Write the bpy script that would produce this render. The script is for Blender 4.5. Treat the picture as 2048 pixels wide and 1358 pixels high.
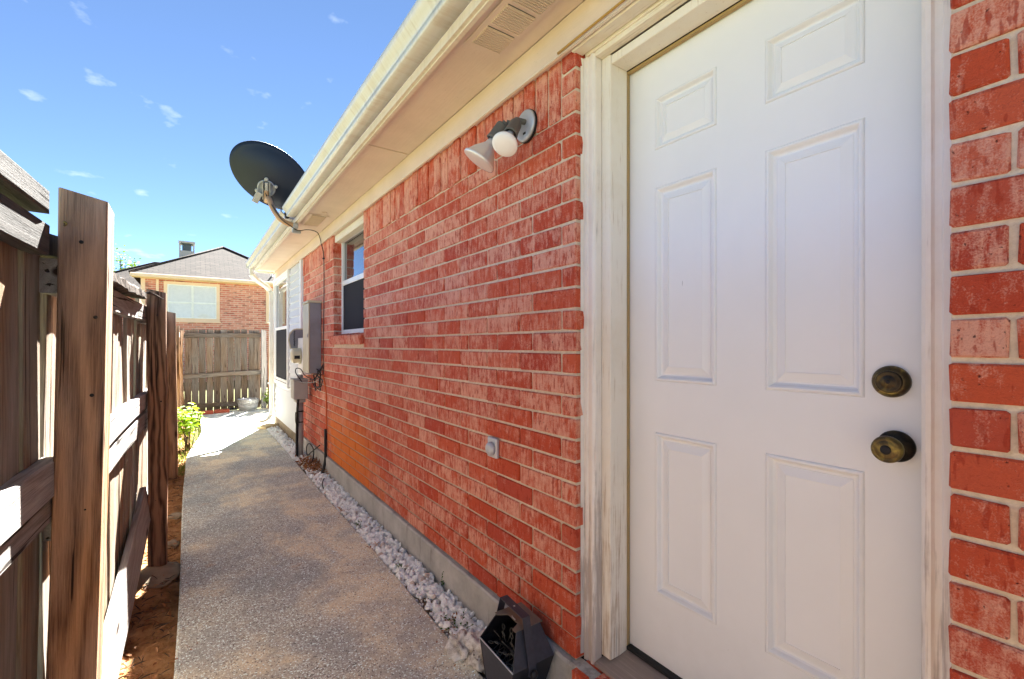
import bpy, bmesh, math, random
from mathutils import Vector, Matrix, Quaternion, noise as mnoise
random.seed(7)
R = math.radians
for o in list(bpy.data.objects): bpy.data.objects.remove(o)
sc = bpy.context.scene
col = sc.collection
EYE = 1.25                      # eye height above the walk; h below means height relative to the eye

# ------------------------------------------------------------------ camera
cam_d = bpy.data.cameras.new('camera')
cam_d.sensor_width = 36.0
cam_d.lens = 923.0 / 2048.0 * 36.0
cam_d.shift_y = 10.0 / 2048.0
cam_d.clip_start = 0.02
cam_d.clip_end = 3000
cam = bpy.data.objects.new('camera', cam_d); col.objects.link(cam)
cam.location = (0, 0, EYE)
cam.rotation_euler = (R(90), 0, -math.atan(639.0 / 923.0))
sc.camera = cam

# ------------------------------------------------------------------ light
SUNV = Vector((.345, .80, 1.0)).normalized()
EL = math.asin(SUNV.z); AZ = math.atan2(SUNV.x, SUNV.y)
w = bpy.data.worlds.new('World'); sc.world = w; w.use_nodes = True
nt = w.node_tree; nt.nodes.clear()
def wn(t, **k):
    n = nt.nodes.new(t)
    for a, b in k.items(): setattr(n, a, b)
    return n
sky = wn('ShaderNodeTexSky', sky_type='NISHITA', sun_disc=False)
sky.sun_elevation = EL; sky.sun_rotation = AZ
sky.air_density = 0.24; sky.dust_density = 0.0; sky.ozone_density = 3.0; sky.altitude = 200
tc = wn('ShaderNodeTexCoord')
sep = wn('ShaderNodeSeparateXYZ'); nt.links.new(tc.outputs['Generated'], sep.inputs[0])
addz = wn('ShaderNodeMath', operation='ADD'); addz.inputs[1].default_value = 0.22
nt.links.new(sep.outputs['Z'], addz.inputs[0])
mx = wn('ShaderNodeMath', operation='MAXIMUM'); mx.inputs[1].default_value = 0.05
nt.links.new(addz.outputs[0], mx.inputs[0])
dv = wn('ShaderNodeVectorMath', operation='DIVIDE')
cmb = wn('ShaderNodeCombineXYZ')
for i in range(3): nt.links.new(mx.outputs[0], cmb.inputs[i])
nt.links.new(tc.outputs['Generated'], dv.inputs[0]); nt.links.new(cmb.outputs[0], dv.inputs[1])
cn1 = wn('ShaderNodeTexNoise'); cn1.inputs['Scale'].default_value = 8.2; cn1.inputs['Detail'].default_value = 5; cn1.inputs['Roughness'].default_value = .5
nt.links.new(dv.outputs[0], cn1.inputs['Vector'])
cr = wn('ShaderNodeValToRGB'); cr.color_ramp.elements[0].position = .64; cr.color_ramp.elements[1].position = .96
cr.color_ramp.elements[1].color = (.85, .85, .85, 1)
nt.links.new(cn1.outputs['Fac'], cr.inputs[0])
mixc = wn('ShaderNodeMix', data_type='RGBA')
mixc.inputs['B'].default_value = (2.9, 3.1, 3.3, 1)
nt.links.new(cr.outputs[0], mixc.inputs['Factor']); nt.links.new(sky.outputs[0], mixc.inputs['A'])
bg = wn('ShaderNodeBackground'); bg.inputs['Strength'].default_value = 0.05
wo = wn('ShaderNodeOutputWorld')
wb = wn('ShaderNodeMix', data_type='RGBA', blend_type='MULTIPLY'); wb.inputs['Factor'].default_value = 1.0; wb.inputs['B'].default_value = (.95, .96, .88, 1)   # camera white balance
nt.links.new(mixc.outputs['Result'], wb.inputs['A']); nt.links.new(wb.outputs['Result'], bg.inputs['Color']); nt.links.new(bg.outputs[0], wo.inputs[0])

sun_d = bpy.data.lights.new('sun', 'SUN'); sun_d.energy = 5.0; sun_d.angle = R(.5); sun_d.color = (1.0, .995, .945)
sun = bpy.data.objects.new('sun', sun_d); col.objects.link(sun)
sun.rotation_euler = SUNV.to_track_quat('Z', 'Y').to_euler(); sun.location = (6, 14, 20)

sc.view_settings.view_transform = 'Standard'; sc.view_settings.look = 'None'
sc.view_settings.exposure = 3.6; sc.view_settings.gamma = 1.0; sc.view_settings.use_curve_mapping = False
sc.render.engine = 'CYCLES'
sc.cycles.use_denoising = True
sc.cycles.max_bounces = 8; sc.cycles.diffuse_bounces = 6; sc.cycles.glossy_bounces = 4
sc.cycles.transparent_max_bounces = 8; sc.cycles.sample_clamp_indirect = 8.0

# ------------------------------------------------------------------ helpers
W = {}
def link(o, parent=None):
    col.objects.link(o)
    if parent is not None:
        o.parent = parent
        o.matrix_parent_inverse = W[parent].inverted()
    W[o] = o.matrix_basis.copy()
    return o
def tag(o, label, cat, group=None, kind=None):
    if label: o['label'] = label
    if cat: o['category'] = cat
    if group: o['group'] = group
    if kind: o['kind'] = kind
    return o
def thing(name, label, cat, loc=(0, 0, 0), group=None):
    o = bpy.data.objects.new(name, None); o.location = loc; o.empty_display_size = .1
    link(o); return tag(o, label, cat, group)
def P(a, t, h): return Vector((a, t, h + EYE))

class MB:
    """collects faces; build() links them as one mesh object"""
    def __init__(s): s.v = []; s.f = []; s.sm = []
    def add(s, v, f, smooth=False):
        n = len(s.v); s.v += [tuple(p) for p in v]
        s.f += [tuple(i + n for i in q) for q in f]; s.sm += [smooth] * len(f); return s
    def box(s, x0, x1, y0, y1, z0, z1, M=None, bev=0):
        if bev > 0:
            bm = bmesh.new(); bmesh.ops.create_cube(bm, size=1)
            for v in bm.verts:
                v.co = Vector(((x0 + x1) / 2 + v.co.x * (x1 - x0), (y0 + y1) / 2 + v.co.y * (y1 - y0), (z0 + z1) / 2 + v.co.z * (z1 - z0)))
            bmesh.ops.bevel(bm, geom=bm.edges[:], offset=bev, segments=1, affect='EDGES')
            bm.verts.index_update()
            vs = [v.co.copy() for v in bm.verts]; fs = [[v.index for v in f.verts] for f in bm.faces]; bm.free()
        else:
            vs = [Vector(p) for p in ((x0,y0,z0),(x1,y0,z0),(x1,y1,z0),(x0,y1,z0),(x0,y0,z1),(x1,y0,z1),(x1,y1,z1),(x0,y1,z1))]
            fs = [(0,3,2,1),(4,5,6,7),(0,1,5,4),(1,2,6,5),(2,3,7,6),(3,0,4,7)]
        if M is not None: vs = [M @ v for v in vs]
        return s.add(vs, fs)
    def lathe(s, prof, origin, axis, segs=24, cap=True, squash=None):
        """prof: [(distance along axis, radius)]"""
        ax = Vector(axis).normalized(); q = ax.to_track_quat('Z', 'Y'); o = Vector(origin)
        vs = []; fs = []
        for d, r in prof:
            for k in range(segs):
                an = 2 * math.pi * k / segs
                p = Vector((r * math.cos(an), r * math.sin(an), d))
                if squash: p.x *= squash[0]; p.y *= squash[1]
                vs.append(o + q @ p)
        for i in range(len(prof) - 1):
            for k in range(segs):
                k2 = (k + 1) % segs
                fs.append((i * segs + k, i * segs + k2, (i + 1) * segs + k2, (i + 1) * segs + k))
        s.add(vs, fs, True)
        if cap:
            n = len(s.v) - len(vs)
            s.f.append(tuple(n + k for k in reversed(range(segs)))); s.sm.append(False)
            s.f.append(tuple(n + (len(prof) - 1) * segs + k for k in range(segs))); s.sm.append(False)
        return s
    def tube(s, pts, r, segs=8, smooth_pts=0):
        pts = [Vector(p) for p in pts]
        if smooth_pts:
            n0 = len(pts); pts = catmull(pts, smooth_pts)
            if isinstance(r, (list, tuple)):
                r = [r[min(int(k / smooth_pts), n0 - 1)] + (r[min(int(k / smooth_pts) + 1, n0 - 1)] - r[min(int(k / smooth_pts), n0 - 1)]) * (k % smooth_pts) / smooth_pts for k in range(len(pts))]
        vs = []; fs = []; N = len(pts); ref = None
        for i, p in enumerate(pts):
            d = (pts[min(i + 1, N - 1)] - pts[max(i - 1, 0)]).normalized()
            if ref is None: ref = d.orthogonal().normalized()
            ref = (ref - d * ref.dot(d)).normalized(); b = d.cross(ref)
            rr = r[i] if isinstance(r, (list, tuple)) else r
            for k in range(segs):
                an = 2 * math.pi * k / segs
                vs.append(p + (ref * math.cos(an) + b * math.sin(an)) * rr)
        for i in range(N - 1):
            for k in range(segs):
                k2 = (k + 1) % segs
                fs.append((i * segs + k, i * segs + k2, (i + 1) * segs + k2, (i + 1) * segs + k))
        fs.append(tuple(reversed(range(segs)))); fs.append(tuple((N - 1) * segs + k for k in range(segs)))
        return s.add(vs, fs, True)
    def prism(s, poly, axis, c0, c1, M=None):
        """poly in the two other axes, extruded along axis ('x','y','z')"""
        def mk(p, c):
            if axis == 'x': return Vector((c, p[0], p[1]))
            if axis == 'y': return Vector((p[0], c, p[1]))
            return Vector((p[0], p[1], c))
        n = len(poly)
        vs = [mk(p, c0) for p in poly] + [mk(p, c1) for p in poly]
        if M is not None: vs = [M @ v for v in vs]
        fs = [tuple(range(n)), tuple(reversed(range(n, 2 * n)))] + [(i, i + n, (i + 1) % n + n, (i + 1) % n) for i in range(n)]
        return s.add(vs, fs)
    def mesh(s, name, mat):
        me = bpy.data.meshes.new(name); me.from_pydata([tuple(v) for v in s.v], [], s.f)
        me.polygons.foreach_set('use_smooth', s.sm)
        bm = bmesh.new(); bm.from_mesh(me); bmesh.ops.recalc_face_normals(bm, faces=bm.faces[:]); bm.to_mesh(me); bm.free()
        if mat: me.materials.append(mat)
        me.update(); return me
    def build(s, name, mat, parent=None):
        return link(bpy.data.objects.new(name, s.mesh(name, mat)), parent)
def catmull(p, n):
    out = []
    for i in range(len(p) - 1):
        p0, p1, p2, p3 = p[max(i - 1, 0)], p[i], p[i + 1], p[min(i + 2, len(p) - 1)]
        for k in range(n):
            u = k / n
            out.append(.5 * ((2 * p1) + (p2 - p0) * u + (2 * p0 - 5 * p1 + 4 * p2 - p3) * u * u + (3 * p1 - p0 - 3 * p2 + p3) * u ** 3))
    out.append(p[-1]); return out
def inst(name, me, loc, parent, rot=None, scale=None):
    o = bpy.data.objects.new(name, me); o.location = loc
    if rot is not None: o.rotation_euler = rot
    if scale is not None: o.scale = scale
    M = Matrix.LocRotScale(Vector(loc), (o.rotation_euler.to_quaternion()), Vector(o.scale))
    col.objects.link(o)
    if parent is not None:
        o.parent = parent; o.matrix_parent_inverse = W[parent].inverted()
    W[o] = M
    return o

# ------------------------------------------------------------------ materials
class Mat:
    def __init__(s, name, rough=.7, spec=.3, metal=0.0):
        s.m = bpy.data.materials.new(name); s.m.use_nodes = True
        s.t = s.m.node_tree; s.b = s.t.nodes['Principled BSDF']
        s.b.inputs['Roughness'].default_value = rough; s.b.inputs['Metallic'].default_value = metal
        s.b.inputs['Specular IOR Level'].default_value = spec
    def n(s, t, **k):
        x = s.t.nodes.new(t)
        for a, b in k.items():
            if a in x.inputs and not hasattr(x, a): x.inputs[a].default_value = b
            else: setattr(x, a, b)
        return x
    def L(s, a, b): s.t.links.new(a, b)
    def val(s, x, sock):
        if isinstance(x, (int, float)): sock.default_value = x
        elif isinstance(x, tuple): sock.default_value = x if len(x) == 4 or sock.type == 'VECTOR' else (*x, 1)
        else: s.L(x, sock)
    def math(s, op, a, b=0.0, c=0.0, clamp=False):
        x = s.n('ShaderNodeMath', operation=op); x.use_clamp = clamp
        s.val(a, x.inputs[0]); s.val(b, x.inputs[1]); s.val(c, x.inputs[2]); return x.outputs[0]
    def vmath(s, op, a, b=(0, 0, 0)):
        x = s.n('ShaderNodeVectorMath', operation=op); s.val(a, x.inputs[0]); s.val(b, x.inputs[1]); return x.outputs[0]
    def pos(s): return s.n('ShaderNodeNewGeometry').outputs['Position']
    def objco(s): return s.n('ShaderNodeTexCoord').outputs['Object']
    def rnd(s):
        g = s.n('ShaderNodeNewGeometry').outputs['Random Per Island']; o = s.n('ShaderNodeObjectInfo').outputs['Random']
        return s.math('FRACT', s.math('ADD', s.math('MULTIPLY', g, 7.31), s.math('MULTIPLY', o, 3.17)))
    def xyz(s, v):
        x = s.n('ShaderNodeSeparateXYZ'); s.L(v, x.inputs[0]); return x.outputs
    def comb(s, a, b, c):
        x = s.n('ShaderNodeCombineXYZ')
        for i, q in enumerate((a, b, c)): s.val(q, x.inputs[i])
        return x.outputs[0]
    def noise(s, v, scale, detail=4, rough=.55, dist=0.0):
        x = s.n('ShaderNodeTexNoise'); x.inputs['Scale'].default_value = scale; x.inputs['Detail'].default_value = detail
        x.inputs['Roughness'].default_value = rough; x.inputs['Distortion'].default_value = dist
        s.L(v, x.inputs['Vector']); return x.outputs['Fac']
    def voro(s, v, scale, feature='F1', out='Distance', rand=1.0):
        x = s.n('ShaderNodeTexVoronoi', feature=feature); x.inputs['Scale'].default_value = scale; x.inputs['Randomness'].default_value = rand
        s.L(v, x.inputs['Vector']); return x.outputs[out]
    def ramp(s, f, *st, interp='LINEAR'):
        x = s.n('ShaderNodeValToRGB'); e = x.color_ramp.elements; x.color_ramp.interpolation = interp
        while len(e) < len(st): e.new(.5)
        for q, (p, c) in zip(e, st):
            q.position = p; q.color = (c, c, c, 1) if isinstance(c, (int, float)) else (*c, 1)
        s.L(f, x.inputs[0]); return x.outputs[0]
    def mix(s, f, a, b, mode='MIX'):
        x = s.n('ShaderNodeMix', data_type='RGBA', blend_type=mode)
        s.val(f, x.inputs['Factor']); s.val(a, x.inputs['A']); s.val(b, x.inputs['B']); return x.outputs['Result']
    def hsv(s, c, h=.5, sa=1.0, v=1.0):
        x = s.n('ShaderNodeHueSaturation'); s.val(h, x.inputs['Hue']); s.val(sa, x.inputs['Saturation']); s.val(v, x.inputs['Value']); s.val(c, x.inputs['Color']); return x.outputs[0]
    def color(s, c): s.val(c, s.b.inputs['Base Color']); return s
    def rough(s, c): s.val(c, s.b.inputs['Roughness']); return s
    def bump(s, h, strength=.4, dist=.01):
        x = s.n('ShaderNodeBump'); x.inputs['Strength'].default_value = strength; x.inputs['Distance'].default_value = dist
        s.L(h, x.inputs['Height']); s.L(x.outputs[0], s.b.inputs['Normal']); return s

def plain(name, c, rough=.6, spec=.3, metal=0.0, var=.12, scale=9.0, bump=0.0):
    m = Mat(name, rough, spec, metal); p = m.pos()
    f = m.noise(p, scale, 5)
    m.color(m.hsv(c if len(c) == 4 else (*c, 1), v=m.math('ADD', 1 - var, m.math('MULTIPLY', f, 2 * var))))
    if bump: m.bump(m.noise(p, scale * 12, 4), bump, .004)
    return m.m

def brick_mat():
    m = Mat('red_brick', .82, .25); p = m.pos(); r = m.rnd()
    off = m.comb(0.0, m.math('MULTIPLY', r, 13.0), m.math('MULTIPLY', r, 31.0))
    q = m.vmath('ADD', p, off); x = m.xyz(p)
    st = m.noise(m.vmath('MULTIPLY', q, (80, 66, 13)), 1.0, 4, .62, .3)       # vertical smears
    sp = m.noise(q, 330, 3, .7)                                              # sanded speckle
    lg = m.noise(q, 17, 4, .65)
    r2 = m.math('FRACT', m.math('MULTIPLY', r, 17.3)); r3 = m.math('FRACT', m.math('MULTIPLY', r, 41.9))
    hue = m.ramp(r, (0, (.53, .075, .028)), (.2, (.58, .105, .046)), (.4, (.49, .062, .026)), (.58, (.60, .13, .066)), (.75, (.45, .055, .028)), (.88, (.57, .095, .038)), (1, (.50, .065, .026)))
    up = m.math('MULTIPLY_ADD', x[2], .34, -.10, clamp=True)                 # more whitewash higher up and farther along
    far = m.math('MULTIPLY_ADD', x[1], .30, -.02, clamp=True)
    base = m.math('ADD', m.math('MULTIPLY', st, m.math('MULTIPLY_ADD', r3, .40, .34)), m.math('MULTIPLY', lg, .60))
    base = m.math('ADD', base, m.math('MULTIPLY', m.math('MULTIPLY', up, far), .16))
    base = m.math('ADD', base, m.math('MULTIPLY', r2, .04))
    wash = m.ramp(m.math('ADD', base, m.math('MULTIPLY', sp, .50)), (.80, 0.0), (1.12, .80))
    c = m.mix(wash, hue, (.78, .41, .29))
    drip = m.ramp(m.noise(m.vmath('MULTIPLY', q, (40, 78, 24)), 1.0, 2, .5), (.60, 0.0), (.66, .85))
    c = m.mix(m.math('MULTIPLY', drip, .8), c, (.38, .034, .012))
    dark = m.ramp(m.noise(q, 105, 2, .5), (.70, 0.0), (.76, .8))
    c = m.mix(dark, c, (.10, .02, .015))
    # orange iron stain low on the wall
    nn = m.math('MULTIPLY', m.math('SUBTRACT', m.noise(m.vmath('MULTIPLY', p, (3, 5, 2.2)), 1.5, 3), .5), .9)
    ty = m.math('ADD', x[1], nn)
    s1 = m.ramp(m.math('MULTIPLY', ty, .1), (.310, 0.0), (.365, 1.0), (.455, 1.0), (.472, 0.0))
    s2 = m.ramp(m.math('ADD', x[2], m.math('MULTIPLY', nn, .4)), (.46, 1.0), (.78, 0.0))
    stain = m.math('MULTIPLY', m.math('MULTIPLY', s1, s2), m.math('MULTIPLY_ADD', st, .9, .45), clamp=True)
    c = m.mix(stain, c, (.70, .165, .012))
    m.color(c)
    m.bump(m.math('ADD', m.math('MULTIPLY', sp, .55), m.math('SUBTRACT', m.noise(q, 60, 3, .6), m.math('MULTIPLY', dark, .8))), 1.0, .006)
    m.rough(m.math('MULTIPLY_ADD', sp, .2, .68))
    return m.m
def mortar_mat():
    m = Mat('mortar', .95, .1); p = m.pos(); x = m.xyz(p)
    c = m.ramp(m.noise(p, 60, 5, .7), (.3, (.58, .465, .335)), (.7, (.76, .64, .49)))
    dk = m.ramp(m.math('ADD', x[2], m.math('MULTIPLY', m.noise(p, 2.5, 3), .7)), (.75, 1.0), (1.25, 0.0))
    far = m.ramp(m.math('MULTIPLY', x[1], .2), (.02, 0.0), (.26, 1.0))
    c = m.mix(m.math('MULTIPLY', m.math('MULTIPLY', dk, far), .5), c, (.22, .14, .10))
    m.color(c).bump(m.noise(p, 220, 3), .5, .004); return m.m
def wood_mat(name, ca, cb, cg, grey=.5, ring=26.0, contrast=1.0, gz=None):
    """object-space wood: local z runs along the board"""
    m = Mat(name, .85, .15); o = m.objco(); r = m.n('ShaderNodeObjectInfo').outputs['Random']
    off = m.comb(m.math('MULTIPLY', r, 3.1), m.math('MULTIPLY', r, -2.3), m.math('MULTIPLY', r, 41.0))
    q = m.vmath('ADD', o, off)
    dist = m.noise(m.vmath('MULTIPLY', q, (7, 7, 1.9)), 1.0, 3, .5)
    dist2 = m.noise(m.vmath('MULTIPLY', q, (9, 9, .8)), 1.0, 2, .5)
    x = m.xyz(o)
    rr = m.math('ADD', m.math('ADD', m.math('MULTIPLY', x[0], 1.1), m.math('MULTIPLY', x[1], .9)), m.math('MULTIPLY', m.math('ADD', dist, m.math('MULTIPLY', dist2, .5)), .16))
    rings = m.math('SINE', m.math('MULTIPLY', rr, ring * 6.283))
    rings = m.math('MULTIPLY_ADD', rings, .5, .5)
    fib = m.noise(m.vmath('MULTIPLY', q, (380, 380, 8)), 1.0, 4, .75)
    big = m.noise(m.vmath('MULTIPLY', q, (6, 6, 1.4)), 1.0, 3, .6)
    g = m.math('ADD', m.math('MULTIPLY', rings, .45 * contrast), m.math('MULTIPLY_ADD', m.math('SUBTRACT', fib, .5), 1.0, .45 - .1 * contrast))
    c = m.ramp(g, (.25, ca), (.75, cb))
    gm = m.ramp(big, (.60 - .5 * grey, 0.0), (.86 - .5 * grey, 1.0))
    if gz is not None:
        z = m.xyz(m.pos())[2]
        gm = m.math('MAXIMUM', m.math('MULTIPLY', gm, .55), m.ramp(m.math('MULTIPLY_ADD', big, .5, m.math('SUBTRACT', z, gz)), (.1, 0.0), (.95, .9)))
    gc = m.ramp(g, (.2, tuple(v * .42 for v in cg)), (.8, cg))
    c = m.mix(gm, c, gc)
    c = m.hsv(c, v=m.math('MULTIPLY_ADD', m.math('FRACT', m.math('MULTIPLY', r, 9.7)), .42, .84))
    kn = m.voro(m.vmath('MULTIPLY', q, (9, 9, 2.6)), 1.0)
    c = m.mix(m.ramp(kn, (.06, .95), (.13, 0.0)), c, (.035, .016, .009))
    crack = m.ramp(m.noise(m.vmath('MULTIPLY', q, (62, 62, 1.7)), 1.0, 2, .5, .2), (.325, 1.0), (.355, 0.0))
    c = m.mix(m.math('MULTIPLY', crack, .9), c, (.018, .011, .008))
    m.color(c)
    m.bump(m.math('SUBTRACT', g, m.math('MULTIPLY', crack, 1.4)), .8, .006); return m.m
def paint_mat(name, c, wearlow=0.0, wear=.15, under=(.30, .23, .19), rough=.55, stain=(.5, .36, .18), stamt=.25, axis=2):
    m = Mat(name, rough, .35); p = m.pos(); x = m.xyz(p)
    sv = [120, 120, 120]; sv[axis] = 5
    fib = m.noise(m.vmath('MULTIPLY', p, tuple(sv)), 1.0, 4, .65)
    blot = m.noise(p, 11, 5, .65)
    low = m.ramp(x[2], (.15, 1.0), (1.05, 0.0))
    amt = m.math('MULTIPLY_ADD', low, wearlow, m.math('MULTIPLY_ADD', blot, .34, fib))
    wm = m.ramp(amt, (.80 - wear, 0.0), (.98 - wear * .5, .85))
    c0 = m.mix(m.math('MULTIPLY', m.ramp(m.noise(p, 4.3, 5, .7), (.45, 0.0), (.75, 1.0)), stamt), (*c, 1), (*stain, 1))
    cc = m.mix(wm, c0, (*under, 1))
    ck = m.ramp(m.noise(m.vmath('MULTIPLY', p, tuple(v * .55 for v in sv)), 1.0, 2), (.285, .8), (.31, 0.0))
    cc = m.mix(m.math('MULTIPLY', ck, m.math('MULTIPLY_ADD', low, .8 * min(1, wearlow * 3), .12)), cc, (.06, .045, .035))
    m.color(cc).bump(m.math('SUBTRACT', m.math('MULTIPLY', fib, .3), wm), .25, .003); return m.m
def path_mat():
    m = Mat('aggregate_concrete', .9, .2); p = m.pos()
    v = m.n('ShaderNodeTexVoronoi'); v.inputs['Scale'].default_value = 215; m.L(p, v.inputs['Vector'])
    cell = m.xyz(v.outputs['Color'])[0]; d = v.outputs['Distance']
    peb = m.ramp(cell, (0, (.13, .105, .09)), (.3, (.30, .25, .21)), (.55, (.42, .35, .285)), (.8, (.56, .50, .44)), (1, (.74, .71, .66)))
    c = m.mix(m.ramp(d, (.35, 0.0), (.62, .75)), peb, (.26, .215, .175))
    x = m.xyz(p)
    bl = m.noise(m.vmath('MULTIPLY', p, (1.1, .8, 1)), 1.7, 6, .6, .4)
    tan = m.ramp(m.math('ADD', bl, m.math('MULTIPLY', x[0], .16)), (.52, 0.0), (.64, .75))
    c = m.mix(tan, c, (.56, .42, .285))
    gr = m.ramp(m.noise(p, 2.1, 5, .65), (.44, 0.0), (.60, .68))
    c = m.mix(gr, c, (.20, .185, .18), 'MIX')
    c = m.mix(m.ramp(cell, (.86, 0.0), (.93, .75)), c, (.66, .64, .60))
    c = m.mix(m.ramp(cell, (.04, .7), (.09, 0.0)), c, (.03, .025, .022))
    rust = m.ramp(m.noise(p, 5, 5, .7), (.60, 0.0), (.72, .5))
    c = m.mix(rust, c, (.38, .21, .11))
    m.color(m.mix(1.0, m.hsv(c, v=1.95), (.82, 1.0, 1.07), 'MULTIPLY')).bump(m.math('ADD', m.ramp(d, (0, 1.0), (.6, 0.0)), m.math('MULTIPLY', cell, .6)), .5, .004); return m.m
def concrete_mat(name, c1=(.17, .16, .145), c2=(.36, .345, .32)):
    m = Mat(name, .92, .15); p = m.pos()
    f = m.noise(p, 5, 7, .65); c = m.ramp(f, (.3, c1), (.7, c2))
    c = m.mix(m.ramp(m.noise(m.vmath('MULTIPLY', p, (14, 14, 3)), 1.0, 5, .7), (.56, 0.0), (.76, .65)), c, (.055, .045, .035))
    m.color(c).bump(m.noise(p, 70, 6, .7), .5, .006); return m.m
def dirt_mat():
    m = Mat('dirt', .97, .1); p = m.pos()
    c = m.ramp(m.noise(p, 8, 8, .7), (.3, (.20, .092, .036)), (.5, (.46, .235, .10)), (.7, (.64, .38, .19)))
    c = m.mix(m.ramp(m.noise(p, 40, 4, .6), (.58, 0.0), (.7, .6)), c, (.07, .038, .02))
    m.color(c).bump(m.noise(p, 60, 8, .75), 1.0, .02); return m.m
def stone_mat(name, c1, c2, grime=(.30, .24, .19), amt=.35):
    m = Mat(name, .8, .25); p = m.pos(); r = m.rnd()
    c = m.mix(r, (*c1, 1), (*c2, 1))
    c = m.mix(m.ramp(m.noise(p, 42, 5, .7), (.54, 0.0), (.72, amt)), c, (*grime, 1))
    odd = m.ramp(m.math('FRACT', m.math('MULTIPLY', r, 23.7)), (.93, 0.0), (.96, .7))
    c = m.mix(odd, c, (.42, .30, .24))
    m.color(c).bump(m.noise(p, 90, 4), .3, .004); return m.m
def leaf_mat(name, c1, c2, trans=.35):
    m = Mat(name, .55, .3); r = m.rnd()
    c = m.mix(r, (*c1, 1), (*c2, 1)); m.color(c)
    d = m.n('ShaderNodeBsdfTranslucent'); m.val(m.hsv(c, .48, 1.1, 1.3), d.inputs['Color'])
    ms = m.n('ShaderNodeMixShader'); ms.inputs[0].default_value = trans
    out = m.t.nodes['Material Output']; m.L(m.b.outputs[0], ms.inputs[1]); m.L(d.outputs[0], ms.inputs[2]); m.L(ms.outputs[0], out.inputs[0]); return m.m
def shingle_mat():
    m = Mat('asphalt_shingles', .95, .1); o = m.objco()
    b = m.n('ShaderNodeTexBrick'); b.inputs['Scale'].default_value = 1.0; b.inputs['Brick Width'].default_value = .30; b.inputs['Row Height'].default_value = .125
    b.inputs['Mortar Size'].default_value = .012; b.inputs['Color1'].default_value = (.036, .027, .022, 1); b.inputs['Color2'].default_value = (.064, .048, .040, 1); b.inputs['Mortar'].default_value = (.012, .010, .009, 1)
    m.L(o, b.inputs['Vector'])
    c = m.mix(m.ramp(m.noise(o, 1.3, 5), (.4, 0.0), (.7, .5)), b.outputs['Color'], (.043, .035, .030))
    m.color(m.mix(.15, c, m.ramp(m.noise(o, 60, 3), (.3, 0.0), (.7, .2)))).bump(b.outputs['Fac'], .6, -.02); return m.m
def far_brick_mat():
    m = Mat('far_brick', .9, .1); o = m.objco()
    x = m.xyz(o); v = m.comb(x[0], x[2], 0.0)
    b = m.n('ShaderNodeTexBrick'); b.inputs['Scale'].default_value = 1.0; b.inputs['Brick Width'].default_value = .254; b.inputs['Row Height'].default_value = .0762
    b.inputs['Mortar Size'].default_value = .008; b.inputs['Color1'].default_value = (.52, .16, .115, 1); b.inputs['Color2'].default_value = (.68, .31, .235, 1); b.inputs['Mortar'].default_value = (.66, .52, .44, 1)
    m.L(v, b.inputs['Vector'])
    cell = m.noise(m.vmath('MULTIPLY', o, (4.2, 1, 13.1)), 1.0, 1)
    c = m.mix(m.ramp(cell, (.60, 0.0), (.66, .6)), b.outputs['Color'], (.22, .10, .08))
    m.color(c).bump(b.outputs['Fac'], .6, -.008); return m.m
def glass_mat(name, c=(.02, .024, .028), rough=.02, spec=.8):
    m = Mat(name, rough, spec); m.b.inputs['IOR'].default_value = 1.52
    m.color((*c, 1)); m.b.inputs['Coat Weight'].default_value = .4
    m.bump(m.noise(m.pos(), 3.5, 2), .05, .01); return m.m
def screen_mat():
    m = Mat('window_screen', .9, .05); p = m.pos()
    g = m.math('MAXIMUM', m.math('SINE', m.math('MULTIPLY', m.xyz(p)[2], 2600)), m.math('SINE', m.math('MULTIPLY', m.xyz(p)[1], 2600)))
    m.color(m.mix(m.math('MULTIPLY', g, .2, clamp=True), (.035, .035, .04, 1), (.075, .075, .08, 1))); return m.m
def brass_mat(nm='aged_brass', c1=(.045, .034, .02), c2=(.11, .08, .036), c3=(.30, .23, .06)):
    m = Mat(nm, .38, .5, .85); p = m.pos()
    f = m.noise(p, 26, 5, .6, .6)
    m.color(m.ramp(f, (.36, c1), (.54, c2), (.66, c3))); m.rough(m.math('MULTIPLY_ADD', f, .35, .2)); return m.m
def soffit_mat():
    m = Mat('soffit_paint', .85, .15); p = m.pos()
    c = m.ramp(m.noise(p, 3.2, 6, .6), (.3, (.62, .50, .42)), (.7, (.71, .585, .50)))
    sp = m.ramp(m.voro(p, 38), (.03, .55), (.075, 0.0))
    c = m.mix(sp, c, (.20, .14, .09))
    fib = m.noise(m.vmath('MULTIPLY', p, (70, 8, 70)), 1.0, 4)
    m.color(c).bump(fib, .3, .004); return m.m
def metal_paint(name, c, dirt=(.30, .2, .11), amt=.35, rough=.38):
    m = Mat(name, rough, .45); p = m.pos()
    st = m.noise(m.vmath('MULTIPLY', p, (6, 55, 6)), 1.0, 4, .6)
    bl = m.noise(p, 6, 5, .6)
    c0 = m.mix(m.ramp(m.math('MULTIPLY_ADD', bl, .5, m.math('MULTIPLY', st, .5)), (.48, 0.0), (.7, amt)), (*c, 1), (*dirt, 1))
    m.color(c0); return m.m

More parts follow.
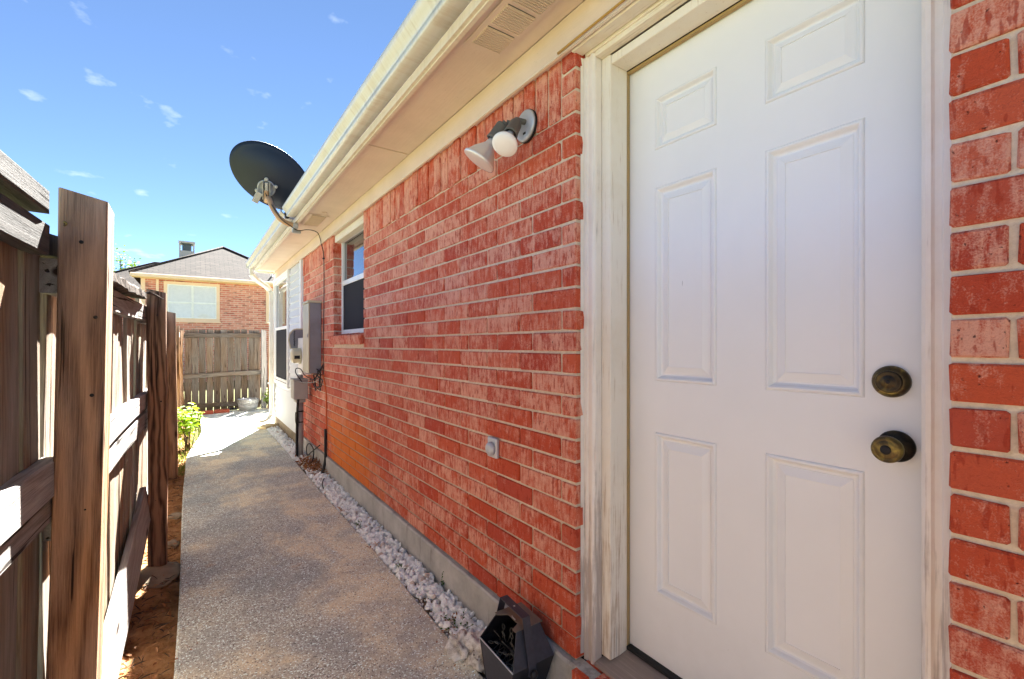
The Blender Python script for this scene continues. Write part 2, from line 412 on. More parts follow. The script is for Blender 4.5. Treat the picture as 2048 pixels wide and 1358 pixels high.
def rock_mat():
    m = Mat('porous_rock', .9, .15); p = m.pos()
    c = m.ramp(m.noise(p, 26, 6, .7), (.32, (.34, .28, .23)), (.48, (.66, .62, .56)), (.62, (.84, .82, .78)))
    pit = m.ramp(m.voro(p, 75), (.16, 1.0), (.30, 0.0)); keep = m.ramp(m.noise(p, 18, 2), (.5, 0.0), (.6, 1.0))
    pk_ = m.math('MULTIPLY', pit, keep)
    m.color(m.mix(m.math('MULTIPLY', pk_, .8), c, (.12, .09, .07)))
    m.bump(m.math('SUBTRACT', m.noise(p, 48, 5, .7), pk_), 1.0, .012); return m.m
def door_mat():
    m = Mat('door_paint', .38, .4); p = m.pos()
    c = m.ramp(m.noise(p, 2.2, 5, .6), (.3, (.78, .79, .80)), (.7, (.83, .835, .84)))
    sc_ = m.ramp(m.noise(m.vmath('MULTIPLY', p, (40, 34, 9)), 1.0, 3, .55, 1.2), (.745, 0.0), (.775, .7))
    sc2 = m.ramp(m.noise(p, 3.1, 2), (.52, 0.0), (.6, 1.0))
    c = m.mix(m.math('MULTIPLY', sc_, sc2), c, (.30, .30, .31))
    z = m.xyz(p)[2]
    grime = m.ramp(m.math('ADD', z, m.math('MULTIPLY', m.noise(p, 6, 5, .7), .5)), (.40, .35), (.75, 0.0))
    c = m.mix(m.math('MULTIPLY', grime, m.noise(p, 22, 4, .6)), c, (.56, .53, .50))
    m.color(c).bump(m.noise(m.vmath('MULTIPLY', p, (90, 90, 12)), 1.0, 2), .04, .003); return m.m
M = dict(
    brick=brick_mat(), mortar=mortar_mat(),
    picket=wood_mat('fence_wood', (.15, .085, .048), (.42, .29, .185), (.44, .38, .32), .5, 30, .28),
    rail=wood_mat('rail_wood', (.11, .085, .07), (.36, .30, .25), (.46, .42, .39), .75, 30, .28),
    post=wood_mat('post_wood', (.15, .060, .024), (.56, .29, .13), (.46, .36, .30), .35, 16, .75, 1.05),
    post_dark=wood_mat('dark_post_wood', (.045, .022, .013), (.30, .16, .09), (.22, .17, .14), .25, 30, 1.2, 1.15),
    rail_dark=wood_mat('grey_rail_wood', (.025, .022, .020), (.095, .085, .078), (.115, .106, .10), .7, 26, .5),
    picket_far_shade=wood_mat('far_fence_shaded_wood', (.075, .046, .028), (.22, .155, .105), (.23, .20, .17), .5, 30, .35),  # darker copy of the picket wood: weathering, plus the far end's shade in its colour
    rot=wood_mat('rotten_wood', (.02, .013, .01), (.11, .07, .05), (.12, .10, .085), .5, 18),
    path=path_mat(), patio=concrete_mat('patio_concrete', (.40, .36, .31), (.56, .52, .46)), found=concrete_mat('foundation_concrete', (.32, .31, .29), (.55, .535, .505)),
    found_tan=concrete_mat('tan_foundation', (.20, .155, .105), (.36, .29, .21)), dirt=dirt_mat(),
    gravel=stone_mat('white_gravel', (.89, .935, .95), (.78, .815, .83), (.46, .41, .36), .25), rock=rock_mat(),
    trim=paint_mat('weathered_trim', (.80, .75, .69), .38, .02, (.40, .34, .30)), trim_head=paint_mat('weathered_head_trim', (.76, .70, .60), 0, .07, (.42, .32, .24), axis=1, stamt=.4),
    jamb=paint_mat('jamb_paint', (.78, .73, .64), .20, .02, (.42, .30, .19)), sill=paint_mat('sill_wood', (.42, .36, .32), 0, .55, (.24, .19, .165), axis=1),
    door=door_mat(), soffit=soffit_mat(), fascia=metal_paint('fascia_paint', (.70, .62, .53), amt=.3),
    gutter=metal_paint('gutter_paint', (.62, .605, .585), (.33, .22, .13), .5, .3), spout=metal_paint('downspout_paint', (.78, .74, .66), amt=.25),
    siding=plain('siding_paint', (.60, .61, .63), .6, .3, 0, .05, 5.0), vinyl=plain('vinyl_white', (.80, .80, .79), .35, .4, 0, .03), cream=plain('cream_trim', (.76, .66, .55), .6, .3, 0, .08, 6.0),
    ochre=plain('ochre_caulk', (.42, .24, .06), .6), strip=plain('weatherstrip', (.38, .27, .12), .7), rubber=plain('black_rubber', (.012, .012, .013), .6),
    glass=glass_mat('window_glass'), screen=screen_mat(), blind=plain('blind', (.72, .70, .66), .7), dark=plain('dark_interior', (.03, .03, .035), .9),
    brass=brass_mat(), bronze=brass_mat('dark_bronze', (.020, .016, .012), (.055, .042, .026), (.13, .095, .035)), silver=plain('silver_reflector', (.80, .79, .77), .28, .6, .45, .08, 20), bulb=plain('white_glass_bulb', (.86, .84, .82), .12, .5, 0, .02),
    socket=plain('grey_socket', (.13, .125, .11), .6, .3, 0, .15, 40, .2), plate=plain('grey_plate', (.50, .52, .55), .35, .4, .3, .08, 12),
    dish=plain('dish_paint', (.014, .021, .036), .42, .35, 0, .1, 4), galv=plain('galvanised', (.44, .43, .41), .5, .5, .35, .3, 22), arm=plain('rusty_arm', (.50, .29, .155), .5, .4, .1, .18, 14),
    boxb=metal_paint('box_beige', (.50, .46, .33), (.20, .15, .1), .4, .5), boxg=metal_paint('box_grey', (.23, .235, .255), (.12, .10, .09), .45, .5),
    conduit=plain('grey_conduit', (.38, .36, .33), .55, .3, 0, .15, 9), meter=plain('meter_beige', (.58, .53, .36), .35, .4, 0, .1), cable=plain('black_cable', (.012, .012, .013), .5), orange=plain('orange_cable', (.62, .12, .025), .5),
    black=plain('black_powder_coat', (.010, .010, .013), .42, .4, 0, .2, 30), blackedge=plain('worn_black_paint', (.045, .047, .06), .45, .4, 0, .4, 60), topplate=plain('dusty_plate', (.20, .165, .125), .6, .3, .2, .35, 25),
    farbrick=far_brick_mat(), shingle=shingle_mat(), fartrim=plain('far_trim', (.80, .58, .42), .6), farwhite=plain('far_white', (.82, .82, .8), .5), fargrey=plain('chimney_siding', (.47, .44, .40), .8), chimdark=plain('dark_metal_and_shade', (.10, .115, .115), .5, .4, .4),  # chimdark: flashing metal, also painted shade in vent gaps and chimney cap
    leaf=leaf_mat('shrub_leaf', (.16, .30, .03), (.34, .46, .06)), tleaf=leaf_mat('tree_leaf', (.05, .12, .02), (.13, .22, .04)), weed=leaf_mat('weed_leaf', (.03, .10, .02), (.08, .17, .04)),
    dry=leaf_mat('dry_leaf', (.22, .085, .03), (.40, .21, .09), .15), grass=leaf_mat('grass_blade', (.09, .14, .03), (.22, .24, .07)), bark=plain('bark', (.10, .07, .05), .9, .1, 0, .3, 20, .5),
    lawn=plain('lawn_ground', (.13, .13, .055), .95, .1, 0, .35, 3), oldbrick=plain('old_red_paver', (.34, .085, .05), .9, .1, 0, .3, 20, .4), splash=plain('tan_stone', (.56, .45, .27), .85, .1, 0, .3, 18, .3),
)

# ------------------------------------------------------------------ ground
def struct(name, mb, mat):
    o = mb.build(name, mat); o['kind'] = 'structure'; return o
g = MB(); g.add([(-900, -900, -.12), (900, -900, -.12), (900, 900, -.12), (-900, 900, -.12)], [(0, 1, 2, 3)])
struct('ground', g, M['lawn'])
# the concrete walk, slab with rounded arris
def pl(t): 
    if t < 6.0: return -.061 - .006 * math.sin(t * 1.7)
    u = min(1, (t - 6.0) / 2.2); return -.061 + .17 * u * u * (3 - 2 * u)
g = MB(); ts = [-3 + .25 * i for i in range(54)]
vs = []; fs = []
for t in ts:
    l = pl(t); rgt = .906 + .004 * math.sin(t * 2.3 + 1) + (.0 if t < 8.25 else 2.4)
    for x, z in ((l, -.15), (l, -.006), (l + .008, 0.0), (rgt - .010, 0.0), (rgt, -.008), (rgt, -.15)): vs.append((x, t, z))
for i in range(len(ts) - 1):
    for k in range(5): fs.append((i * 6 + k, (i + 1) * 6 + k, (i + 1) * 6 + k + 1, i * 6 + k + 1))
g.add(vs, fs); path = struct('path', g, M['path'])
# bare dirt strip along the fence
g = MB(); nx, ny = 34, 640; vs = []; fs = []
for j in range(ny + 1):
    t = -2.0 + 13 * j / ny
    for i in range(nx + 1):
        x = -.62 + .62 * i / nx
        n1 = mnoise.fractal(Vector((x * 7, t * 7, 0)), 1, 2.1, 5); n2 = mnoise.noise(Vector((x * 28, t * 28, 3)))
        edge = max(0, min(1, (x + .14) / .08))
        n3 = mnoise.noise(Vector((x * 70, t * 70, 9)))
        vs.append((x, t, -.058 + .024 * n1 + .011 * n2 + .007 * n3 - .012 * edge))
for j in range(ny):
    for i in range(nx): q = j * (nx + 1) + i; fs.append((q, q + 1, q + nx + 2, q + nx + 1))
g.add(vs, fs, True); struct('dirt_strip', g, M['dirt'])
# bed under the gravel
g = MB(); g.box(.90, 1.10, -3, 8.22, -.11, -.032); struct('gravel_bed', g, M['found_tan'])

# ------------------------------------------------------------------ the brick house
A = 1.0878                      # lateral position of the brick face
CORNER, DOOR_R = 1.188, .2285   # brick jamb edges of the doorway
WIN0, WIN1 = 3.589, 4.513       # window opening
END = 5.94                      # brick stops, siding starts
HOUSE_END = 8.19
JB = -.028; CO = .0762          # bed joints
H_SOLD = JB + 11 * CO           # foot of the soldier course
H_BASE = JB - 14 * CO           # brick ledge
H_TOP = 1.06
house = thing('house', 'red brick house with a white panel door, tan eaves and a gutter', 'house', (A, 0, 0))
wall = MB()
def wbox(t0, t1, h0, h1): wall.box(A + .0075, A + .10, t0, t1, h0 + EYE, h1 + EYE)
wbox(CORNER + .004, WIN0 - .006, H_BASE, H_TOP); wbox(WIN1 + .006, END, H_BASE, H_TOP)
wbox(WIN0 - .0059, WIN1 + .0059, H_BASE, .0); wbox(-2.2, DOOR_R - .0015, H_BASE, H_TOP)
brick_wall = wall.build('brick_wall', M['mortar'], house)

specs = []       # (t0, t1, h0, h1, depth, kind)
J = .0095
def course(h0, t0, t1, first, up=True):
    """bricks between t0 and t1, joints counted from the doorway edge"""
    h1 = h0 + CO
    if up: t = t0; sgn = 1
    else: t = t1; sgn = -1
    k = 0; end = t1 if up else t0
    while (end - t) * sgn > .012:
        L = first if k == 0 else .254
        n = t + sgn * L
        if (end - n) * sgn < .02: n = end
        a0, a1 = (t, n) if up else (n, t)
        a0 += 0 if (up and k == 0) else J / 2; a1 -= 0 if (not up and k == 0) else J / 2
        if abs(a0 - t0) < J: a0 = t0
        if abs(a1 - t1) < J: a1 = t1
        specs.append((a0, a1, h0 + J / 2, h1 - J / 2)); t = n; k += 1
for c in range(-14, 11):
    h0 = JB + c * CO
    full = (c % 2 == 0)
    first = .2492 if full else .0768
    if h0 + CO > .02:            # beside the window opening
        course(h0, CORNER, WIN0, first)
        j = WIN1; 
        course(h0, WIN1, END, .2492 if not full else .0768)
    else:
        course(h0, CORNER, END, first)
    course(h0, -2.0, DOOR_R, .0768 if full else .2492, up=False)
# soldier course
def soldiers(t0, t1):
    n = int(round((t1 - t0) / CO)); s = (t1 - t0) / n
    for k in range(n): specs.append((t0 + k * s + J / 2, t0 + (k + 1) * s - J / 2, H_SOLD + J / 2 + random.uniform(-.004, .004), H_TOP - .005))
soldiers(CORNER + .0768, WIN0); soldiers(WIN1, END); soldiers(-2.0, DOOR_R - .0768)
for k in range(3):
    specs.append((CORNER, CORNER + .0768 - J / 2, H_SOLD + k * CO + J / 2, H_SOLD + (k + 1) * CO - J / 2))
    specs.append((DOOR_R - .0768 + J / 2, DOOR_R, H_SOLD + k * CO + J / 2, H_SOLD + (k + 1) * CO - J / 2))
def proj(a, t, h):
    T = 639 / 923; D = t + a * T
    if D <= .05: return None
    U = 923 * a * (1 + T * T) / D; z = D / math.sqrt(1 + T * T)
    return (385 + U, 689 - 923 * h / z)
def area(s):
    p = proj(A, s[0], (s[2] + s[3]) / 2); q = proj(A, s[1], (s[2] + s[3]) / 2); u = proj(A, (s[0] + s[1]) / 2, s[2]); v = proj(A, (s[0] + s[1]) / 2, s[3])
    if not (p and q and u and v): return 0
    x0, x1 = sorted((p[0], q[0])); x0 = max(0, x0); x1 = min(2048, x1); y0 = max(0, v[1]); y1 = min(1358, u[1])
    return max(0, x1 - x0) * max(0, y1 - y0)
specs.sort(key=area, reverse=True)
bcache = {}
def brick_mesh(L, Hh, D, var):
    key = (round(L, 3), round(Hh, 3), round(D, 3), var)
    if key in bcache: return bcache[key]
    rn = random.Random(hash(key) & 0xffff)
    bm = bmesh.new(); bmesh.ops.create_cube(bm, size=1)
    for v in bm.verts: v.co = Vector((v.co.x * D, v.co.y * L, v.co.z * Hh))
    bmesh.ops.bevel(bm, geom=bm.edges[:], offset=.0036, segments=1, affect='EDGES')
    for v in bm.verts: v.co += Vector((rn.uniform(-.0009, .0009), rn.uniform(-.0018, .0018), rn.uniform(-.0018, .0018)))
    me = bpy.data.meshes.new('brick'); bm.to_mesh(me); bm.free(); me.materials.append(M['brick']); bcache[key] = me; return me
rest = MB()
for i, s in enumerate(specs):
    L, Hh = s[1] - s[0], s[3] - s[2]; D = .09 if L > .1 else .0975
    sold = Hh > .1
    loc = Vector((A + D / 2 + random.uniform(-.0015, .0015) - (random.choice((0, 0, .004, .007)) if sold else 0), (s[0] + s[1]) / 2, (s[2] + s[3]) / 2 + EYE))
    if s[0] > CORNER - .01 and abs(s[0] - CORNER) < .001: loc.y += random.uniform(-.002, .001)
    rot = (random.uniform(-.004, .004), random.uniform(-.004, .004), random.uniform(-.004, .004))
    me = brick_mesh(L, Hh, D, i % 5)
    if i < 300: inst('brick', me, loc, brick_wall, rot)
    else: rest.add([loc + v.co for v in me.vertices], [tuple(p.vertices) for p in me.polygons])
o = rest.build('far_bricks', M['brick'], brick_wall); o['kind'] = 'stuff'

# backing wall, foundation, interior
b = MB(); b.box(1.30, 7.5, -2.2, HOUSE_END - .02, -.1, 2.38); b.build('interior_wall', M['dark'], house)
b = MB()
def fbox(t0, t1, z1): 
    n = max(2, int((t1 - t0) / .06)); vs = []; fs = []
    for k in range(n + 1):
        t = t0 + (t1 - t0) * k / n; j = .004 * mnoise.noise(Vector((t * 9, 0, 0))); z = z1 + .006 * mnoise.noise(Vector((t * 14, 5, 0)))
        for x, zz in ((1.073 + j, -.12), (1.073 + j, z - .012), (1.079 + j, z - .002), (1.12, z), (1.19, -.12)): vs.append((x, t, zz))
    for k in range(n):
        for q in range(5): fs.append((k * 5 + q, k * 5 + (q + 1) % 5, (k + 1) * 5 + (q + 1) % 5, (k + 1) * 5 + q))
    fs += [tuple(range(5)), tuple(reversed(range(n * 5, n * 5 + 5)))]
    b.add(vs, fs)
fbox(-2.2, END, H_BASE + EYE - .004); b.build('foundation', M['found'], house)
b = MB(); fbox(END + .001, HOUSE_END - .01, H_BASE + EYE - .03); b.build('foundation', M['found_tan'], house)

# frieze, soffit, fascia, gutter
EAVE0, EAVE1 = -2.2, 8.10
b = MB(); b.box(1.066, 1.30, EAVE0, HOUSE_END - .03, 1.022 + EYE, 1.137 + EYE); b.build('frieze_board', M['soffit'], house)
b = MB(); b.prism([(1.055, 1.010 + EYE), (1.066, 1.010 + EYE), (1.066, 1.0215 + EYE), (1.060, 1.0215 + EYE)], 'y', EAVE0, HOUSE_END - .04); b.build('frieze_moulding', M['cream'], house)
b = MB(); b.tube([P(1.052, -.4, 1.022), P(1.053, .8, 1.024), P(1.052, 1.18, 1.02), P(1.054, 1.24, 1.021)], .0045, 6); b.build('caulk_bead', M['ochre'], house)
soff = MB(); soff.box(.80, 1.30, EAVE0, EAVE1, 1.146 + EYE, 1.16 + EYE); soffit = soff.build('soffit', M['soffit'], house)
cuts = [EAVE0, .35, 2.62, 3.43, 5.65, 6.95, EAVE1]
for i in range(len(cuts) - 1):
    b = MB(); b.box(.806, 1.064, cuts[i] + .003, cuts[i + 1] - .003, 1.137 + EYE - (.004 if i == 2 else 0), 1.1455 + EYE, bev=.0015); b.build('panel', M['soffit'], soffit)
def vent(t0, t1, broken=False):
    v = MB(); v.box(.838, .994, t0, t1, 1.1285 + EYE, 1.1325 + EYE, bev=.0015)
    vo = v.build('soffit_vent', M['soffit'], house)
    gap_shades = MB(); groups = 3; gl = (t1 - t0 - .03) / groups
    for q in range(groups):
        for k in range(10):
            t = t0 + .022 + q * gl + (gl - .03) * k / 9
            s = MB(); s.prism([(t - .0035, 1.1284 + EYE), (t + .0045, 1.1284 + EYE), (t + .0045, 1.1225 + EYE), (t - .001, 1.1205 + EYE)], 'x', .858, .974)
            s.build('slat', M['soffit'], vo)
            gap_shades.box(.860, .972, t - .0062, t - .0036, 1.1270 + EYE, 1.1284 + EYE)  # dark strips stand in for the shade between the louvres
    gap_shades.build('gap_shade', M['chimdark'], vo)['kind'] = 'stuff'
    if broken:
        s = MB(); s.box(-.02, .02, -.0015, .0015, -.07, 0, Matrix.Translation(P(.93, t0 - .12, 1.13)) @ Matrix.Rotation(R(75), 4, 'X')); s.build('hanging_flap', M['soffit'], vo)
vent(1.12, 1.53); vent(4.28, 4.70, True)
b = MB(); b.prism([(.790, 1.115 + EYE), (.806, 1.115 + EYE), (.806, 1.26 + EYE), (.790, 1.26 + EYE)], 'y', EAVE0, EAVE1 - .02)
b.prism([(.776, 1.122 + EYE), (.7895, 1.122 + EYE), (.7895, 1.160 + EYE), (.776, 1.160 + EYE)], 'y', EAVE0, EAVE1 - .02); b.build('fascia', M['fascia'], house)
def gutter_prof():
    z = 1.1625 + EYE
    out = [(.7755, z), (.708, z), (.704, z + .004), (.702, z + .020)]
    for k in range(9):                      # ogee front
        u = k / 8; out.append((.702 - .034 * (u * u * (3 - 2 * u)), z + .020 + .052 * u))
    out += [(.667, z + .084), (.672, z + .0885), (.680, z + .0875), (.681, z + .082)]
    inner = [(x + .004 if x < .75 else x, q + .004) for x, q in out[:-3]][::-1]
    return out + [(.6745, z + .079)] + inner[1:]
def gutter(t0, t1):
    b = MB(); pr = gutter_prof(); n = len(pr); T = [t0 + (t1 - t0) * k / 14 for k in range(15)]
    vs = [(x, t, z + .0015 * math.sin(t * 3)) for t in T for x, z in pr]
    fs = [(i * n + k, i * n + (k + 1) % n, (i + 1) * n + (k + 1) % n, (i + 1) * n + k) for i in range(14) for k in range(n)]
    b.add(vs, fs, True); return b
gt = gutter(EAVE0, 4.62).build('gutter', M['gutter'], house)
gt2 = gutter(4.70, EAVE1).build('gutter', M['gutter'], house)
b = MB(); b.box(.672, .776, EAVE1 - .001, EAVE1 + .003, 1.163 + EYE, 1.247 + EYE); b.build('gutter_end_cap', M['gutter'], house)
# end of the eave box and a short return
b = MB(); b.box(.792, 1.29, EAVE1 - .018, EAVE1 + .006, 1.112 + EYE, 1.30 + EYE); b.build('eave_end_board', M['fascia'], house)
# roof
b = MB(); r0 = Vector((.74, 0, 1.262 + EYE)); sl = .44
b.add([(.74, EAVE0, r0.z), (.74, EAVE1 + .02, r0.z), (4.8, EAVE1 + .02, r0.z + 4.06 * sl), (4.8, EAVE0, r0.z + 4.06 * sl),
       (.74, EAVE0, r0.z + .03), (.74, EAVE1 + .02, r0.z + .03), (4.8, EAVE1 + .02, r0.z + 4.06 * sl + .03), (4.8, EAVE0, r0.z + 4.06 * sl + .03)],
      [(0, 1, 2, 3), (4, 7, 6, 5), (0, 4, 5, 1), (1, 5, 6, 2), (2, 6, 7, 3), (3, 7, 4, 0)])
b.add([(4.801, EAVE0, r0.z + 4.06 * sl), (8.8, EAVE0, r0.z), (8.8, EAVE1 + .02, r0.z), (4.801, EAVE1 + .02, r0.z + 4.06 * sl)], [(0, 1, 2, 3)])
b.build('roof', M['shingle'], house)
b = MB(); b.add([(1.09, HOUSE_END - .021, 2.37), (8.3, HOUSE_END - .021, 2.37), (4.8, HOUSE_END - .35, r0.z + 4.0 * sl)], [(0, 1, 2)]); b.build('gable_wall', M['siding'], house)

# siding section
sd = MB(); sd.box(1.085, 1.295, END + .002, HOUSE_END - .015, .17, 2.27); siding = sd.build('siding_wall', M['siding'], house)
SW0, SW1, SWB = 6.84, 8.10, -.585
ex = .092; h = -1.115
def lap(t0, t1, h):
    b = MB(); b.prism([(1.062, h), (1.0845, h), (1.0845, h + ex + .006), (1.081, h + ex + .006)], 'y', t0, t1, Matrix.Translation((0, 0, EYE))); b.build('siding_board', M['siding'], siding)
while h < 1.0:
    lap(6.03, (SW0 - .05) if h + ex > SWB - .05 else HOUSE_END - .06, h); h += ex
for (t0, t1, h0, h1) in ((5.955, 6.028, -1.125, 1.02), (HOUSE_END - .058, HOUSE_END, -1.125, 1.02)):
    b = MB(); b.box(1.058, 1.0845, t0, t1, h0 + EYE, h1 + EYE, bev=.003); b.build('corner_board', M['vinyl'], siding)
def window(t0, t1, h0, h1, hm, a, matf, parent, fw=.035, cas=0.0, upper=None):
    wn_ = MB(); wn_.box(a + .055, a + .06, t0, t1, h0 + EYE, h1 + EYE)
    wo_ = wn_.build('window', M['dark'], parent)
    def bar(nm, t_0, t_1, h_0, h_1, x0, x1, mt):
        q = MB(); q.box(x0, x1, t_0, t_1, h_0 + EYE, h_1 + EYE, bev=.0025); return q.build(nm, mt, wo_)
    bar('frame', t0, t0 + fw, h0, h1, a, a + .054, matf); bar('frame', t1 - fw, t1, h0, h1, a, a + .054, matf)
    bar('frame', t0 + fw, t1 - fw, h0, h0 + fw, a, a + .054, matf); bar('frame', t0 + fw, t1 - fw, h1 - fw, h1, a, a + .054, matf)
    bar('meeting_rail', t0 + fw + .001, t1 - fw - .001, hm - .022, hm + .022, a + .004, a + .052, matf)
    q = MB(); q.box(a + .022, a + .026, t0 + fw, t1 - fw, hm + .022, h1 - fw, Matrix.Translation((0, 0, EYE))); q.build('pane', M['glass'], wo_)
    q = MB(); q.box(a + .040, a + .044, t0 + fw, t1 - fw, h0 + fw, hm - .022, Matrix.Translation((0, 0, EYE))); q.build('pane', M['glass'], wo_)
    q = MB(); q.box(a + .012, a + .0135, t0 + fw, t1 - fw, h0 + fw, hm - .022, Matrix.Translation((0, 0, EYE))); q.build('insect_screen', M['screen'], wo_)
    q = MB(); q.box(a + .014, a + .022, t0 + fw + .001, t0 + fw + .014, h0 + fw, hm - .022, Matrix.Translation((0, 0, EYE))); q.build('screen_frame', M['rubber'], wo_)
    if cas:
        bar('casing', t0 - cas, t0 - .001, h0 - cas, h1 + cas, a - .016, a + .02, matf); bar('casing', t1 + .001, t1 + cas, h0 - cas, h1 + cas, a - .016, a + .02, matf)
        bar('casing', t0, t1, h0 - cas, h0 - .001, a - .013, a + .02, matf); bar('casing', t0, t1, h1 + .001, h1 + cas, a - .013, a + .02, matf)
    return wo_
window(SW0 + .02, SW1 - .06, SWB + .05, .955, .24, 1.060, M['vinyl'], house, .04, .055)
window(WIN0 - .012, WIN1 + .012, .098, 1.00, .575, A + .072, M['vinyl'], house, .038)
b = MB(); b.box(A + .012, A + .0715, WIN0 - .002, WIN1 + .002, .955 + EYE, 1.02 + EYE, bev=.003); b.build('window_head_trim', M['trim_head'], house)
# rowlock sill
sb = MB(); sb.box(A + .004, A + .09, WIN0 + .002, WIN1 - .002, .001 + EYE, .055 + EYE); sill = sb.build('window_sill', M['mortar'], house)
n = 12
for k in range(n):
    t0 = WIN0 - .01 + (WIN1 - WIN0 + .02) * k / n; L = (WIN1 - WIN0 + .02) / n - .009
    me = brick_mesh(L, .078, .115, k % 4)
    inst('brick', me, (A + .016, t0 + L / 2 + .004, .050 + EYE + random.uniform(-.002, .002)), sill, (0, R(-11), 0))

# ------------------------------------------------------------------ door and its frame
AD = 1.266
DT0, DT1, DH0, DH1 = .296, 1.108, -1.052, .950
PC = [(.9916, .7724), (.6327, .4083)]; PR = [(.818, .645), (.521, -.122), (-.290, -.826)]
slab = MB()
tcut = sorted({DT0, DT1, *[v for p in PC for v in p]}); hcut = sorted({DH0, DH1, *[v for p in PR for v in p]})
for i in range(len(tcut) - 1):
    for j in range(len(hcut) - 1):
        tm, hm = (tcut[i] + tcut[i + 1]) / 2, (hcut[j] + hcut[j + 1]) / 2
        if any(p[1] < tm < p[0] for p in PC) and any(q[1] < hm < q[0] for q in PR): continue
        slab.add([P(AD, tcut[i], hcut[j]), P(AD, tcut[i + 1], hcut[j]), P(AD, tcut[i + 1], hcut[j + 1]), P(AD, tcut[i], hcut[j + 1])], [(0, 1, 2, 3)])
slab.add([P(AD, DT0, DH0), P(AD, DT1, DH0), P(AD + .044, DT1, DH0), P(AD + .044, DT0, DH0)], [(0, 1, 2, 3)])
slab.add([P(AD, DT1, DH0), P(AD, DT1, DH1), P(AD + .044, DT1, DH1), P(AD + .044, DT1, DH0)], [(0, 1, 2, 3)])
slab.add([P(AD + .044, DT0, DH0), P(AD + .044, DT1, DH0), P(AD + .044, DT1, DH1), P(AD + .044, DT0, DH1)], [(0, 1, 2, 3)])
me = slab.mesh('door', M['door'])
bm = bmesh.new(); bm.from_mesh(me); bmesh.ops.remove_doubles(bm, verts=bm.verts[:], dist=1e-5)
for f in bm.faces:
    if abs(f.normal.x) > .5 and f.calc_center_median().x < AD + .01 and f.normal.x > 0: f.normal_flip()
bm.to_mesh(me); bm.free()
door = link(bpy.data.objects.new('door', me), house)
PROF = [(0, 0), (.0015, .0016), (.003, -.0022), (.006, -.0042), (.010, -.0040), (.0135, .0005), (.017, .0092), (.021, .0125), (.0265, .0125), (.0275, .0105), (.050, .0020), (.0506, .0046), (.052, .0046)]
for (ta, tb) in PC:
    for (ha, hb) in PR:
        q = MB(); vs = []; fs = []
        for ins, d in PROF:
            k_ = 1.0 if hb != .645 else .8
            vs += [P(AD + d, ta - ins * k_, hb + ins * k_), P(AD + d, tb + ins * k_, hb + ins * k_), P(AD + d, tb + ins * k_, ha - ins * k_), P(AD + d, ta - ins * k_, ha - ins * k_)]
        for i in range(len(PROF) - 1):
            for k in range(4): fs.append((i * 4 + k, i * 4 + (k + 1) % 4, i * 4 + 4 + (k + 1) % 4, i * 4 + 4 + k))
        e = (len(PROF) - 1) * 4; fs.append((e, e + 1, e + 2, e + 3)); q.add(vs, fs)
        mm = q.mesh('panel', M['door'])
        link(bpy.data.objects.new('panel', mm), door)
# hardware
def turned(nm, prof, t_, h_, mt, lab=None):
    q = MB(); q.lathe(prof, P(AD - .0005, t_, h_), (-1, 0, 0), 40); o = q.build(nm, mt, door)
    if lab: o['label'] = lab
turned('deadbolt_rose', [(0, .0350), (.005, .0350), (.010, .0335), (.0155, .0285), (.017, .0255)], .3596, -.0815, M['brass'], 'round tarnished brass deadbolt rose')
turned('deadbolt_cylinder', [(.010, .0245), (.0205, .0240), (.0225, .0225), (.0215, .0205), (.0225, .0165), (.0215, .0150), (.0235, .0130), (.024, .002)], .3596, -.0815, M['bronze'])
turned('keyway', [(.0236, .0042), (.0246, .0040), (.0247, .001)], .3596, -.0815, M['rubber'])
turned('knob_rose', [(0, .0340), (.005, .0340), (.010, .0305), (.0135, .0225), (.019, .0150), (.032, .0140)], .351, -.222, M['bronze'], 'dark bronze knob rose')
turned('knob', [(.030, .0145), (.037, .0165), (.043, .0235), (.050, .0275), (.056, .0285), (.062, .0275), (.066, .0240), (.0665, .0215), (.0650, .0205), (.0660, .0190), (.0672, .0120), (.0672, .0095)], .351, -.222, M['brass'], 'tarnished brass keyed door knob')
turned('keyway', [(.0660, .0100), (.0680, .0095), (.0690, .0070), (.0686, .0015)], .351, -.222, M['rubber'])
# frame
fr = MB(); fr.box(1.172, 1.262, 1.112, 1.176, H_BASE + EYE + .06, .99 + EYE, bev=.002); frame = fr.build('door_frame', M['jamb'], house)
def fpart(nm, poly, z0, z1, mt):
    q = MB(); q.prism(poly, 'z', z0 + EYE, z1 + EYE); return q.build(nm, mt, frame)
zb = -1.098
# casing (brickmould) profile left, seen in plan
fpart('casing', [(1.126, 1.1835), (1.128, 1.172), (1.133, 1.168), (1.133, 1.158), (1.128, 1.154), (1.128, 1.145), (1.136, 1.1385), (1.1655, 1.138), (1.1655, 1.1835)], zb, 1.000, M['trim'])
fpart('caulk_strip', [(1.112, 1.1865), (1.128, 1.1845), (1.160, 1.1845), (1.160, 1.1868)], zb + .02, 1.0, M['trim'])
fpart('jamb', [(1.166, 1.137), (1.166, 1.100), (1.170, 1.0975), (1.2475, 1.0975), (1.2475, 1.137)], -1.072, .985, M['jamb'])
fpart('weatherstrip', [(1.248, 1.104), (1.249, 1.0955), (1.264, 1.0985), (1.264, 1.107)], -1.055, .953, M['strip'])
fpart('casing', [(1.126, .2330), (1.128, .244), (1.133, .248), (1.133, .258), (1.128, .262), (1.128, .270), (1.136, .2775), (1.1655, .278), (1.1655, .2330)], zb, 1.000, M['trim'])
fpart('jamb', [(1.166, .262), (1.166, .284), (1.172, .286), (1.2475, .300), (1.2475, .262)], -1.072, .985, M['jamb'])
def hpart(nm, x0, x1, h0, h1, mt, t0, t1, bev=.002):
    q = MB(); q.box(x0, x1, t0, t1, h0 + EYE, h1 + EYE, bev=bev); return q.build(nm, mt, frame)
hpart('head_jamb', 1.169, 1.2475, .953, .983, M['jamb'], .3175, 1.097)
